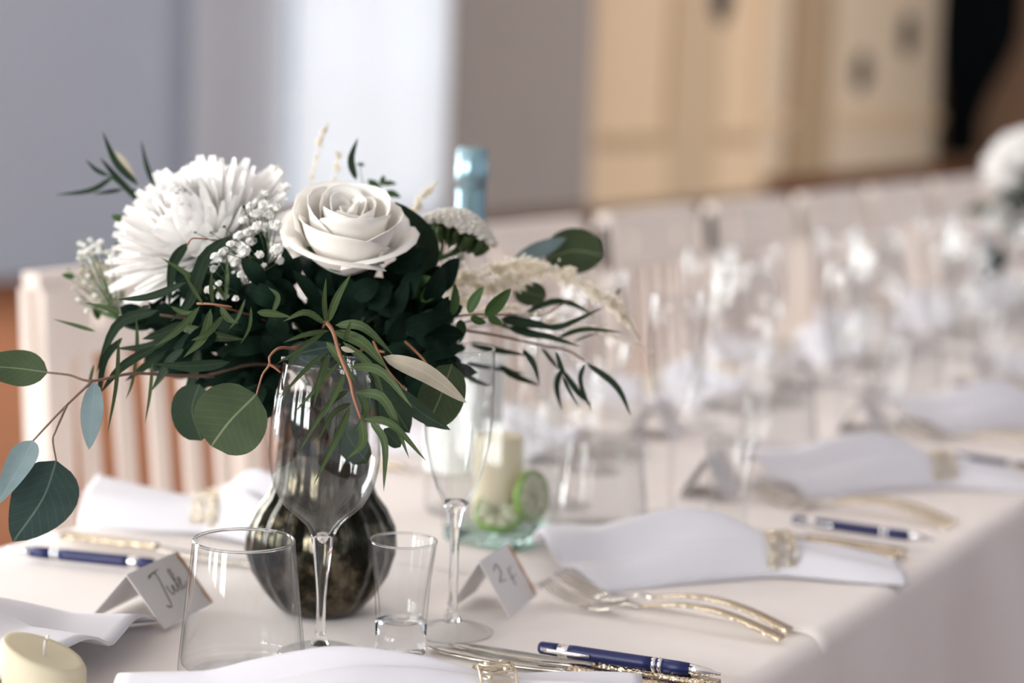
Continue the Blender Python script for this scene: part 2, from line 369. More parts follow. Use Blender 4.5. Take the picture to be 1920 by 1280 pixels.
for a, b in WIN_F: window('x', ROOM_Y0-0.2, 1, a, b, 0.9, WZ1)
# sheer curtain in front of the window that shows
def curtain(name, y0, y1, z0, z1, xx, folds, amp, mat, label, cat, thick=0.004, squeeze=None):
    V, Fc = [], []; n = folds*8; mz = 14
    for j in range(mz+1):
        v = j/mz; z = z0+(z1-z0)*v
        for i in range(n+1):
            u = i/n; yy = y0+(y1-y0)*u
            if squeeze: yy = squeeze(u, v)
            V.append(Vector((xx+amp*math.sin(2*PI*folds*u+0.5*math.sin(5*u+3*v))*(0.7+0.3*math.sin(7*u)), yy, z)))
    for j in range(mz):
        for i in range(n): Fc.append((j*(n+1)+i, j*(n+1)+i+1, (j+1)*(n+1)+i+1, (j+1)*(n+1)+i))
    o = mk(name, (V, Fc), mat); s = o.modifiers.new('thick', 'SOLIDIFY'); s.thickness = thick
    return tag(o, label, cat)
curtain('sheer_curtain', 9.35, 10.32, 0.03, 3.5, XW+0.10, 8, 0.03, M['sheer'], 'sheer white curtain panel added as a pale strip of brightness on the blue-grey wall beside the bright window', 'curtain', 0.001)  # added panel: pale strip standing in for the wall brightening by the window
curtain('sheer_curtain', 10.38, 12.3, 0.03, 3.5, XW+0.10, 12, 0.02, M['sheer'], 'wide sheer white curtain panel over the bright window, beside the shade-toned pier', 'curtain', 0.001)
cr = mk('curtain_rod', tube([(XW+.10, 9.2, 3.52), (XW+.10, 12.4, 3.52)], 0.015, 10), M['white']); tag(cr, 'thin white rod that carries the sheer curtains', 'curtain rod')
# beige panelled cupboard front on the wall
cp = thing('panelled_cupboard', 'tall beige wooden cupboard front with recessed panels', 'cupboard', (XW-.15, 16.7, 0))
mk('carcass', box(XW-.22, XW-.10, Y_PAN, Y_STEP-.02, 0.0, 3.6), M['panel'], cp, False)
xs0, xs1 = XW-.10, XW-.055
for a, b in ((Y_PAN, Y_PAN+.2), (16.4, 17.5), (Y_STEP-.22, Y_STEP-.02)): mk('stile', box(xs0, xs1, a, b, 0, 3.6), M['stile'] if a == 16.4 else M['panel'], cp, False)
for a, b in ((Y_PAN+.2, 16.4), (17.5, Y_STEP-.22)):
    mk('rail', box(xs0, xs1, a, b, 0, 0.55), M['panel'], cp, False); mk('rail', box(xs0, xs1, a, b, 3.2, 3.6), M['panel'], cp, False)
    mk('recess_shade_strip', box(xs0, xs1+.02, a, b, .55, .68), M['pilaster'], cp, False); mk('door_panel', box(xs0, xs0+.012, a+.12, b-.12, .68, 3.08), M['panel'], cp, False)  # brown strip puts the shade of the panel recess into colour
mk('plinth', box(xs1-.01, xs1+.05, Y_PAN, Y_STEP-.02, 0, .07), M['stemb'], cp, False)
# far wall: pilasters, dado rail, dark round ornaments
for i, (px0, px1) in enumerate(((1470, 1545),)):
    a, b = ONX(px0, 200, -9.15).y, ONX(px1, 200, -9.15).y
    struct('trim_%d' % (i+1), box(-9.15, -9.05, a, b, 0, ROOM_H), M['pilaster'])
struct('trim_2', box(-9.15, -9.06, 19.0, ROOM_Y1, 0.62, 0.78), M['panel'])
for (px, py, r, lab) in ((1615, 135, .27, 'dark round wall ornament low on the pale wall'), (1702, 65, .30, 'dark round wall ornament next to the black curtain'), (1350, -8, .28, 'dark round wall ornament above the panelled cupboard')):
    p = ONX(px, py, -9.13 if px > 1400 else XW-.08)
    V, Fc = lathe([(0, 0.07), (r*.3, .075), (r*.35, .05), (r*.8, .045), (r, .02), (r, 0), (0, 0)], 20)
    V = [Vector((p.x+v.z, p.y+v.x, p.z+v.y)) for v in V]
    tag(mk('wall_ornament', (V, Fc), M['darkorn']), lab, 'ornament')
# black curtain tied back on the end wall
def ONY(x, y, Y):
    d = ray(x, y); return CAM + d*(Y/d.y)
CB, CT = ONY(1800, 250, ROOM_Y1-.2).x, ONY(1835, 60, ROOM_Y1-.2).x
def sq(u, v):
    # gathered towards the lower end
    k = max(0.0, min(1.0, (v-0.12)/0.42)); k = k*k*(3-2*k)
    c = CB+(CT-CB)*k; hw = 0.26+0.34*k
    return c, hw
V, Fc = [], []; n = 48; mz = 26
for j in range(mz+1):
    v = j/mz; c, hw = sq(0, v)
    for i in range(n+1):
        u = i/n*2-1
        V.append(Vector((c+hw*u, ROOM_Y1-.16+0.05*math.sin(u*22+1.5*v), 0.16+3.6*v)))
for j in range(mz):
    for i in range(n): Fc.append((j*(n+1)+i, j*(n+1)+i+1, (j+1)*(n+1)+i+1, (j+1)*(n+1)+i))
o = mk('black_curtain', (V, Fc), M['black']); o.modifiers.new('thick', 'SOLIDIFY').thickness = 0.01
tag(o, 'black curtain gathered towards its foot on the brown end wall', 'curtain')
tag(mk('curtain_rod', tube([(CT-1.2, ROOM_Y1-.16, 3.78), (CT+3, ROOM_Y1-.16, 3.78)], 0.02, 8), M['stemb']), 'dark rod that carries the black curtain', 'curtain rod')

# ------------------------------------------------------------------ table and cloths
TX0, TX1 = -1.300, -0.545                              # table edges (with cloth)
YS, TY1 = 1.53, 6.05                                   # cloth seam, far end
tt = thing('banquet_table', 'long banquet table hidden under the white cloths', 'table', ((TX0+TX1)/2, 3.0, 0))
mk('tabletop', box(TX0+.03, TX1-.03, 0.25, TY1-.02, TZ-.035, TZ-.008), M['panel'], tt, False)
for lx in (TX0+.08, TX1-.08):
    for ly in (0.4, 2.2, 4.0, 5.9): mk('leg', box(lx-.025, lx+.025, ly-.025, ly+.025, 0, TZ-.035), M['panel'], tt, False)
def table_cloth(y0, y1, lift, label, seed, drop=0.5, ldrop=0.24):
    prof = []                                          # (x, z, hang) across the table
    R = 0.015
    nh = 10
    for i in range(nh): prof.append((TX0, TZ-R-ldrop*(1-i/nh), .4*(1-i/nh)))
    for i in range(5):
        a = PI/2*i/4; prof.append((TX0+R-R*math.cos(a), TZ-R+R*math.sin(a), 0))
    for i in range(1, 12): prof.append((TX0+R+(TX1-TX0-2*R)*i/12, TZ, 0))
    for i in range(5):
        a = PI/2*i/4; prof.append((TX1-R+R*math.sin(a), TZ-R+R*math.cos(a), 0))
    for i in range(1, nh+1): prof.append((TX1, TZ-R-drop*i/nh, i/nh))
    rr = random.Random(seed); ph = [rr.uniform(0, 6) for _ in range(5)]
    ny = int((y1-y0)/0.02); V, Fc = [], []; m = len(prof)
    for j in range(ny+1):
        y = y0+(y1-y0)*j/ny
        for (x, z, h) in prof:
            s = -1 if x < -0.9 else 1
            f = math.sin(y*17+ph[0])+0.6*math.sin(y*29+ph[1])+0.4*math.sin(y*7+ph[2])
            dx = s*h**0.8*0.034*(f+1.2)
            dz = lift + 0.0006*math.sin(13*x+ph[3])*math.sin(9*y+ph[4]) if h == 0 else lift
            V.append(Vector((x+dx+s*lift*(1 if h > 0 else 0), y, z+dz)))
    for j in range(ny):
        for i in range(m-1): Fc.append((j*m+i, j*m+i+1, (j+1)*m+i+1, (j+1)*m+i))
    o = mk('tablecloth', (V, Fc), M['cloth']); sm = o.modifiers.new('thick', 'SOLIDIFY'); sm.thickness = 0.0012; sm.offset = 1
    return tag(o, label, 'tablecloth')
table_cloth(0.2, YS+.06, -0.0040, 'white tablecloth under the vase, tucked under the edge of the longer cloth', 3)
table_cloth(YS, TY1, -0.0018, 'long white tablecloth under the far settings, overlapping the cloth with the dark vase', 5)

# ------------------------------------------------------------------ glassware
def inner_outer(outer, inner): return outer + inner
WINE = [(0, 0), (.028, 0), (.0325, .0006), (.033, .0016), (.030, .0028), (.020, .0048), (.0085, .0088), (.0045, .016), (.0036, .026), (.0036, .045), (.0048, .062), (.0066, .078), (.0092, .0945), (.0135, .1030), (.022, .1105), (.032, .1205), (.039, .1345), (.0425, .150), (.043, .160), (.0420, .180), (.0395, .201), (.0345, .2296), (.0342, .230), (.0338, .2296),
        (.0387, .201), (.0412, .180), (.0422, .160), (.0417, .150), (.0381, .1352), (.0310, .1217), (.0205, .1120), (.0112, .1045), (.0050, .0960), (.0020, .0905), (0, .0890)]
FLUTE = [(0, 0), (.028, 0), (.0335, .0006), (.034, .0016), (.030, .0030), (.018, .0055), (.0080, .0105), (.0045, .018), (.0036, .030), (.0036, .070), (.0045, .088), (.0068, .100), (.0105, .108), (.0165, .120), (.0220, .137), (.0262, .158), (.0282, .180), (.0284, .200), (.0276, .2336), (.0273, .234), (.0270, .2336),
         (.0277, .200), (.0275, .180), (.0255, .1585), (.0212, .1378), (.0156, .1212), (.0090, .1105), (.0045, .1062), (0, .1048)]
TUMB = [(0, 0.0008), (.040, 0.0004), (.0462, .0005), (.0484, .002), (.0490, .005), (.0484, .012), (.0390, .0945), (.0386, .0958), (.0378, .0962), (.0371, .0956), (.0371, .0942), (.0466, .013), (.0462, .0095), (.044, .0078), (.030, .0068), (0, .0064)]
SHOT = [(0, .0008), (.017, .0004), (.0190, .0008), (.0196, .002), (.0198, .010), (.0202, .030), (.0220, .058), (.0262, .0890), (.0264, .0903), (.0258, .0910), (.0250, .0903), (.0238, .080), (.0206, .060), (.0182, .042), (.0172, .030), (.0150, .0262), (.008, .0248), (0, .0245)]
def glass_thing(name, prof, label, cat, loc, mat, seg, split=None, group=None):
    t = thing(name, label, cat, loc, group)
    V, Fc = lathe(prof, seg, loc)
    mk('bowl' if split else 'glass_body', (V, Fc), mat, t)
    return t
def glass_one(name, prof, label, cat, loc, mat, seg=56, group=None):
    o = mk(name, lathe(prof, seg), mat, None, True, loc)
    return tag(o, label, cat, group)
def T3(x, y, z=0.0): return Vector((x, y, TZ+z))
def split_glass(name, label, cat, loc, pieces):
    t = thing(name, label, cat, loc)
    for nm, prof, mt in pieces: mk(nm, lathe(prof, 72, loc), M[mt], t)
    return t
wi = WINE.index((.0085, .0088)); wb = WINE.index((.0092, .0945))
split_glass('wine_glass', 'clear wine glass with a tapered bowl in front of the dark vase', 'wine glass', T3(-.849, 1.242),
            (('foot', WINE[:wi+1]+[(0, .0088)], 'near'), ('stem', [(0, .0088)]+WINE[wi:wb+1]+[(.0085, .0958), (.0050, .0955), (.0020, .0900), (0, .0885)], 'wine'), ('bowl', WINE[wb:]+[], 'near'), ('rim', [(.0341+.0006*math.cos(a*PI/5), .2297+.0006*math.sin(a*PI/5)) for a in range(11)], 'wine')))
split_glass('tumbler', 'clear tumbler with a wide foot and narrower rim beside the dark vase', 'tumbler', T3(-.868, 1.167), (('glass_body', [(r*.975, z*1.07) for r, z in TUMB], 'near'), ('rim', [(.0369+.0012*math.cos(a*PI/5), .1024+.0012*math.sin(a*PI/5)) for a in range(11)], 'wine')))
si = SHOT.index((.0202, .030)); sj = SHOT.index((.0172, .030))
split_glass('shot_glass', 'small flared shot glass with a thick base, between wine glass and flute', 'shot glass', T3(-.800, 1.281),
            (('base', SHOT[:si]+[(.0201, .026), (0, .0244)], 'tum'), ('wall', [(.0201, .0262)]+SHOT[si:], 'near'), ('rim', [(.0257+.0009*math.cos(a*PI/5), .0904+.0009*math.sin(a*PI/5)) for a in range(11)], 'wine')))
wi = FLUTE.index((.0080, .0105)); wb = FLUTE.index((.0105, .108))
split_glass('champagne_flute', 'slender champagne flute behind the small shot glass', 'flute', T3(-.797, 1.354),
            (('foot', FLUTE[:wi+1]+[(0, .0105)], 'near'), ('stem', [(0, .0105)]+FLUTE[wi:wb+1]+[(.0085, .1098), (.0045, .1058), (0, .1043)], 'wine'), ('bowl', FLUTE[wb:], 'near'), ('rim', [(.0273+.0006*math.cos(a*PI/5), .2337+.0006*math.sin(a*PI/5)) for a in range(11)], 'wine')))
far = dict(wine=glass_one('wine_glass', WINE, 'x', 'wine glass', T3(0, 0), M['thin'], 32), tum=glass_one('tumbler', TUMB, 'x', 'tumbler', T3(0, 0), M['thin'], 32),
           shot=glass_one('shot_glass', SHOT, 'x', 'shot glass', T3(0, 0), M['thin'], 28), flute=glass_one('champagne_flute', FLUTE, 'x', 'flute', T3(0, 0), M['thin'], 28))
used = set()
def far_glass(kind, x, y, label, group):
    if math.hypot(x+.95, y-4.03) < .12: x = -.80 if x > -.95 else -1.09      # keep clear of the second vase
    o = far[kind]
    if kind in used: o = o.copy(); COL.objects.link(o)
    used.add(kind); o.location = T3(x, y); o['label'] = label; o['group'] = group
    return o
rj = random.Random(11)
def jit(a=.012): return rj.uniform(-a, a)
NEAR_Y = [1.208+0.497*k for k in range(7)]
FAR_Y = [1.003+0.5*k for k in range(10)]
for k in range(1, 7):
    y = NEAR_Y[k]
    lab = {1: ('beside the napkin behind the two forks', 'glasses at the setting with the two forks')}.get(k, ('in the rows of glasses along the near table edge', 'glasses along the near table edge'))
    far_glass('wine', -.950+jit(.006), y+(.125 if k == 1 else .095)+jit(.006), 'clear wine glass '+lab[0], lab[1])
    far_glass('tum', -.868+jit(.004), y+.050+jit(.004), 'clear tumbler '+lab[0], lab[1])
    far_glass('shot', -.770+jit(.006), y+.150+jit(.006), 'clear shot glass '+lab[0], lab[1])
    far_glass('flute', -.828+jit(.004), y+.140+jit(.004), 'clear champagne flute '+lab[0], lab[1])
far_glass('wine', -1.172, 1.613, 'clear wine glass beside the napkin in front of the slatted chair', 'glasses in front of the slatted chair')
for k in range(2, 10):
    y = FAR_Y[k]
    g = 'glasses along the far table edge'; lb = ' in the rows of glasses by the white chairs'
    far_glass('wine', -1.015+jit(.006), y+.01+jit(.006), 'clear wine glass'+lb, g); far_glass('tum', -1.03+jit(.006), y+.115+jit(.006), 'clear tumbler'+lb, g)
    far_glass('shot', -1.045+jit(.006), y-.07+jit(.006), 'clear shot glass'+lb, g); far_glass('flute', -1.03+jit(.006), y-.15+jit(.006), 'clear champagne flute'+lb, g)

# square glass vase with candle and lime slices
pf = TB(972, 1040); sd = 0.088
def square_jar(px, py, label, first):
    t = thing('square_vase', label, 'glass vase', (px, py, TZ))
    # (px, py) = near corner; body runs towards -x and +y
    def ringsq(ins, z, rc):
        pts = []
        cx, cy, h = px-sd/2, py+sd/2, sd/2-ins
        for q in range(4):
            for s in range(4):
                a = PI/2*q+PI/2*s/3
                ox, oy = ((1, 1), (-1, 1), (-1, -1), (1, -1))[q]
                pts.append(Vector((cx+ox*(h-rc)+rc*math.cos(a), cy+oy*(h-rc)+rc*math.sin(a), TZ+z)))
        return pts
    rings = [ringsq(.004, 0, .006), ringsq(0, .003, .008), ringsq(0, .22, .008), ringsq(.001, .2215, .008), ringsq(.0035, .2215, .006), ringsq(.0045, .22, .006), ringsq(.0045, .020, .006), ringsq(.009, .016, .006)]
    V = [v for r in rings for v in r]; n = 16; Fc = [tuple(range(n-1, -1, -1)), tuple(range((len(rings)-1)*n, len(rings)*n))]
    for i in range(len(rings)-1):
        for k in range(n): Fc.append((i*n+k, i*n+(k+1) % n, (i+1)*n+(k+1) % n, (i+1)*n+k))
    Fw = [f for f in Fc[2:] if min(f) >= n and True]
    mk('glass_wall', (V, Fw), M['near'], t, True, sharp=50)
    rb_ = [ringsq(.0046, .001, .006), ringsq(.0012, .0035, .008), ringsq(.0012, .0150, .008), ringsq(.006, .0158, .006)]
    Vb = [v for r in rb_ for v in r]; Fb = [tuple(range(n-1, -1, -1)), tuple(range(3*n, 4*n))]
    for i in range(3):
        for k in range(n): Fb.append((i*n+k, i*n+(k+1) % n, (i+1)*n+(k+1) % n, (i+1)*n+k))
    mk('base', (Vb, Fb), first, t, True, sharp=50)
    return t
square_jar(pf.x, pf.y, 'square clear glass vase with a greenish base, holding a candle and lime slices', M['teal'])
def pillar(name, label, x, y, z, r, h, slant=0.0, seg=40):
    t = thing(name, label, 'candle', (x, y, z))
    V, Fc = lathe([(0, 0), (r*.96, 0), (r, .003), (r*1.005, h*.5), (r, h-.004), (r*.93, h-.0005), (r*.80, h-.0015), (r*.5, h-.0032), (0, h-.004)], seg, (x, y, z))
    if slant:
        for v in V:
            if v.z > z+h*.6:
                q = (v-Vector((x, y, z))); side = q.dot(RT)/r
                v.z -= slant*(0.5+0.5*side)
    wb_ = mk('wax_body', (V, Fc), M['wax'], t)
    zt = z+h-.004-(slant*.5)
    mk('wick', tube([(x, y, zt-.003), (x+.001, y, zt+.008), (x+.003, y+.001, zt+.014)], .0011, 6, 6), M['wick'], wb_)
    return t
pillar('pillar_candle', 'cream pillar candle standing inside the square glass vase', pf.x-.054, pf.y+.052, TZ+.017, .0240, .085)
pc = TB(82, 1335)
pillar('pillar_candle', 'short ivory pillar candle with a slanted melted top beside the folded napkin', pc.x, pc.y, TZ+.0005, .0290, .056, .022)
def lime(label, c, nrm, r):
    t = thing('lime_slice', label, 'lime slice', c, 'lime slices in the square glass vase')
    nrm = Vector(nrm).normalized(); a = nrm.orthogonal().normalized(); b = nrm.cross(a)
    def xf(VF): return [Vector(c)+a*v.x+b*v.y+nrm*v.z for v in VF[0]], VF[1]
    mk('peel', xf(lathe([(r, -.0035), (r*1.03, 0), (r, .0035), (r*.93, .0034), (r*.93, -.0034), (r, -.0035)], 28)), M['lime'], t)
    for q in range(8):
        pts = [(r*.06, 0)]+[(r*.9, (s/3-.5)*PI/4*.86) for s in range(4)]
        V = [Vector((rr*math.cos(PI/4*q+aa), rr*math.sin(PI/4*q+aa), z)) for z in (-.003, .003) for rr, aa in pts]; n = len(pts)
        mk('segment', xf((V, [tuple(range(n-1, -1, -1)), tuple(range(n, 2*n))]+[(i, (i+1) % n, n+(i+1) % n, n+i) for i in range(n)])), M['limeflesh'], t)
    return t
lime('lime slice lying at the bottom of the square glass vase', (pf.x-.038, pf.y+.027, TZ+.031), (.30, -.55, .9), .0235)
lime('lime slice standing upright against the side of the square glass vase', (pf.x-.016, pf.y+.052, TZ+.046), (1, -.12, .12), .0250)

# tall bottle behind the flowers
bt = ONX(887, 276, -1.02)
bh = bt.z-TZ
b = thing('bottle', 'tall clear glass bottle with a pale blue foil neck behind the flowers', 'bottle', (bt.x, bt.y, TZ))
mk('glass_body', lathe([(0, .012), (.030, .004), (.037, .001), (.039, .006), (.0392, .02), (.039, bh*.52), (.034, bh*.60), (.020, bh*.70), (.0146, bh*.75), (.0144, bh*.99), (0, bh*.995)], 36, (bt.x, bt.y, TZ)), M['thin'], b)
mk('neck_foil', lathe([(.0150, bh*.74), (.0156, bh*.76), (.0152, bh*.88), (.0156, bh*.90), (.0166, bh*.905), (.0166, bh*.95), (.0160, bh*.955), (.0160, bh*.998), (.0135, bh), (0, bh)], 36, (bt.x, bt.y, TZ)), M['foil'], b)
mk('label', lathe([(.0395, bh*.12), (.0398, bh*.13), (.0398, bh*.42), (.0395, bh*.43)], 36, (bt.x, bt.y, TZ)), M['paper'], b)

# dark ribbed mercury-glass vase
VC = TB(600, 1140); VC.z = TZ
VASE = [(0, .004), (.026, .003), (.0325, 0), (.036, .003), (.046, .015), (.056, .032), (.0622, .052), (.0605, .070), (.053, .086), (.045, .097), (.0405, .108), (.0380, .125), (.0365, .145), (.0365, .160), (.0385, .172), (.0415, .179), (.0412, .1805), (.038, .178), (.0350, .170), (.0335, .160), (.0335, .145), (.035, .125), (.0375, .108), (.042, .097), (.050, .085), (.058, .070), (.059, .052), (.053, .034), (.042, .016), (.026, .008), (0, .008)]
def rib(a, z): return 1+0.03*math.cos(18*a)*max(0.0, min(1.0, (z)/.02))*(1 if z < .15 else max(0, 1-(z-.15)/.02))
vz = mk('bulb_vase', lathe(VASE, 144, (0, 0, 0), rib), M['mercury'], None, True, VC)
tag(vz, 'dark mercury glass vase with a ribbed round belly, holding the in-focus flowers', 'vase')

# ------------------------------------------------------------------ napkins and rings
def make_napkin(label, ring_label, loc, rz, group, rgroup, seed=1, tail=.115, fan=.19, spread=.15, tailh=.010, hs=1.0, rip=.25):
    """folded cloth drawn through a ring: fan towards the table centre (local -x), tail towards the guest (+x)"""
    r = random.Random(seed); ph = [r.uniform(0, 6) for _ in range(4)]
    V, Fc = [], []; ns, nt_ = 40, 44
    for i in range(ns+1):
        s = -fan+(fan+tail)*i/ns
        if s < 0:
            k = min(1, -s/fan); wd = .0215+(spread-.0215)*k**1.15; h = .030*(1-(1-hs)*min(1, k*3))+hs*(.022*math.sin(min(1, k*1.25)*PI)+.006*k)
        else:
            k = s/tail; wd = .0215+.018*math.sin(k*PI*.55); h = .030+(tailh-.030)*k**1.5
        for j in range(nt_+1):
            t = -1+2*j/nt_
            prof = (1-abs(t)**2.6)**.8
            kk = max(0, -s/fan)
            wave = 1+kk*(.75*abs(math.sin(t*4.2+ph[0]))-.35+.12*math.sin(t*13+ph[1]))*(1-abs(t)**2)
            # rounded outer end of the fan
            sx = s-(.0 if s > -fan*.6 else .03*(1-t*t)*((-s-fan*.6)/(fan*.4)))+(.03*abs(t)**1.5*kk)
            z = max(.0025, h*prof*wave*(1-.22*kk**3)) if abs(t) < .999 else .0012
            if s > 0: z = max(.002, h*prof*(1+rip*math.sin(t*7+ph[2])*k))
            V.append(Vector((sx, wd*t, z)))
    for i in range(ns):
        for j in range(nt_): Fc.append((i*(nt_+1)+j, (i+1)*(nt_+1)+j, (i+1)*(nt_+1)+j+1, i*(nt_+1)+j+1))
    o = mk('napkin', (V, Fc), M['napkin'], None, True, loc); o.rotation_euler = (0, 0, rz)
    sm = o.modifiers.new('thick', 'SOLIDIFY'); sm.thickness = .0022; sm.offset = -1
    tag(o, label, 'napkin', group)
    g = thing('napkin_ring', ring_label, 'napkin ring', Vector(loc), rgroup); g.rotation_euler = (0, 0, rz)
    ry, rzz, W = .0245, .0185, .0125
    def el(a, x, o_=0.0): return Vector((x, (ry+o_)*math.cos(a), .0195+(rzz+o_)*math.sin(a)))
    og = Vector(loc)
    nn = 44
    for x in (-W, W): mk('edge_wire', ([v+og for v in tube([el(2*PI*i/nn, x) for i in range(nn)], .0011, 6, None, True)[0]], tube([el(2*PI*i/nn, x) for i in range(nn)], .0011, 6, None, True)[1]), M['ring'], g)
    for sgn in (0, PI):
        P = [el(2*PI*i/96, W*.92*math.sin(9*2*PI*i/96+sgn), .0006*(1 if sgn else -1)) for i in range(96)]
        tv = tube(P, .0010, 5, None, True); lw_ = mk('lattice_wire', ([v+og for v in tv[0]], tv[1]), M['ring'], g)
    for q in range(9):
        a = 2*PI*(q+.25)/9
        for xx, aa in ((-W*.5, a), (W*.5, a+PI/9)):
            c = el(aa, xx, .0008); tv = lathe([(0, -.0022), (.0016, -.0015), (.0022, 0), (.0016, .0015), (0, .0022)], 8, c+og); mk('bead', tv, M['ring'], lw_)
    return o, g
n0 = make_napkin('white napkin fanned out beside the tumbler and wine glass, drawn through a gold ring', 'gold wire napkin ring on the napkin beside the tumbler', T3(-.664, 1.190), .68, None, None, 1, tail=.11, fan=.235, spread=.062, tailh=.022, hs=.80)
n1 = make_napkin('white napkin fanned out behind the two forks, drawn through a beaded ring', 'beaded gold wire ring on the napkin behind the two forks', T3(-.655, 1.705), .56, None, None, 2, fan=.20, spread=.088)
for k in range(2, 6):
    lab, rl, g, rg = ('white napkin with a ring, second behind the two forks', 'gold wire ring on the second napkin behind the two forks', None, None) if k == 2 else ('white napkin in a ring among the settings along the near table edge', 'gold ring on a napkin among the settings along the near table edge', 'napkins along the near table edge', 'napkin rings along the near table edge')
    az = .55+jit(.08); c0 = n1[0].copy(); COL.objects.link(c0); c0.location = T3(-.655, NEAR_Y[k]); c0.rotation_euler = (0, 0, az); tag(c0, lab, None, g)
    put(n1[1], T3(-.655, NEAR_Y[k]), az, rl, rg)
nL = make_napkin('white rolled napkin in a gold ring in front of the slatted chair', 'gold wire ring on the napkin in front of the slatted chair', T3(-1.168, 1.520), PI+.26, None, None, 4, .125, .10, .045, .042, 1.0, .06)
nLL = make_napkin('white napkin with a drooping corner beside the name card and ivory candle', 'gold ring on the napkin beside the ivory candle', T3(-1.160, 1.035), PI+.05, None, None, 6, .115, .19, .20)
for k in range(2, 10):
    c0 = nL[0].copy(); COL.objects.link(c0); c0.location = T3(-1.165, FAR_Y[k]+.015); tag(c0, 'white napkin in a ring among the settings by the white chairs', None, 'napkins along the far table edge')
    put(nL[1], T3(-1.165, FAR_Y[k]+.015), PI+.26, 'gold ring on a napkin among the settings by the white chairs', 'napkin rings along the far table edge')

# ------------------------------------------------------------------ cutlery: along local x, handle end at x = 0, head towards -x
def strip(rows, thick):
    """rows of (x, z, halfwidth) -> flat bar with thickness"""
    V, Fc = [], []
    for x, z, w_ in rows:
        V += [Vector((x, -w_, z)), Vector((x, w_, z)), Vector((x, w_*.8, z+thick)), Vector((x, -w_*.8, z+thick))]
    for i in range(len(rows)-1):
        a = i*4; b_ = a+4
        for k in range(4): Fc.append((a+k, a+(k+1) % 4, b_+(k+1) % 4, b_+k))
    Fc += [(0, 1, 2, 3), tuple(len(V)-1-k for k in range(4))]
    return V, Fc
def at(VF, loc): return [v+Vector(loc) for v in VF[0]], VF[1]
def make_fork(loc):
    t = thing('fork', 'x', 'fork', loc)
    hz = lambda s: .0010+.016*math.sin(min(1, s/.125)*PI*.5)**1.2*(1 if s < .1 else 1)
    rows = [(-s, .0008+.017*math.sin(s/.150*PI)**1.0*.9, .0082-.0045*min(1, s/.11)) for s in [i*.0075 for i in range(18)]]
    mk('handle', at(strip(rows, .0022), loc), M['gold'], t)
    z0 = rows[-1][1]
    neck = [(-.1275, rows[-1][1], .0036), (-.140, .0090, .0038), (-.150, .0045, .0075), (-.160, .0022, .0118), (-.168, .0016, .0125), (-.174, .0020, .0125)]
    hd = mk('head', at(strip(neck, .0018), loc), M['steel'], t)
    for q in range(4):
        yc = -.0094+.0063*q
        rows = [(-.1735-.0065*i, .0020+.00030*i*i, .0019-.0001*i) for i in range(8)]
        V, Fc = strip(rows, .0016); V = [v+Vector((0, yc, 0)) for v in V]
        mk('tine', at((V, Fc), loc), M['steel'], hd)
    return t
def make_knife(loc):
    t = thing('knife', 'x', 'knife', loc)
    rows = [(-s, .0030, .0085-.0022*min(1, s/.09)) for s in [i*.01 for i in range(11)]]
    mk('handle', at(strip(rows, .0048), loc), M['gold'], t)
    bl = [(-.100, .0035, .0060), (-.108, .0030, .0085), (-.14, .0012, .0098), (-.18, .0008, .0102), (-.205, .0006, .0085), (-.218, .0005, .0050), (-.225, .0005, .0012)]
    mk('blade', at(strip(bl, .0016), loc), M['steel'], t)
    return t
fork = make_fork(T3(-.566, 1.494)); fork['label'] = 'gold-handled fork lying beside the fanned napkin, the one next to the place card and knives'
fork.rotation_euler = (0, 0, .03)
f2 = put(fork, T3(-.570, 1.521), -.02, 'gold-handled fork lying between another fork and the fanned napkin behind it')
knife = make_knife(T3(-.556, 1.338)); knife['label'] = 'knife with hammered gold handle lying under the navy pen, beside the flute foot'; knife.rotation_euler = (0, 0, .07)
put(knife, T3(-.565, 1.312), .03, 'knife with hammered gold handle lying between the navy pen and the nearest napkin')
for k in range(2, 6):
    g = 'cutlery along the near table edge'
    for dy, pr, nm in ((-.190, fork, 'fork'), (-.215, fork, 'fork'), (.130, knife, 'knife'), (.105, knife, 'knife')):
        put(pr, T3(-.578, NEAR_Y[k]+dy), jit(.04), 'gold-handled %s among the settings along the near table edge' % nm, g)
for dy in (.130, .105): put(knife, T3(-.575, NEAR_Y[1]+dy), jit(.04), 'gold-handled knife behind the napkin with the beaded ring', 'knives behind the beaded ring napkin')
for k in range(2, 10):
    for dy, pr, nm in ((.190, fork, 'fork'), (.215, fork, 'fork'), (-.130, knife, 'knife')):
        put(pr, T3(-1.275, FAR_Y[k]+dy), PI+jit(.04), 'gold-handled %s among the settings by the white chairs' % nm, 'cutlery along the far table edge')
put(knife, T3(-1.255, 1.405), PI+.16, 'gold-handled knife lying beside the navy pen in front of the slatted chair')

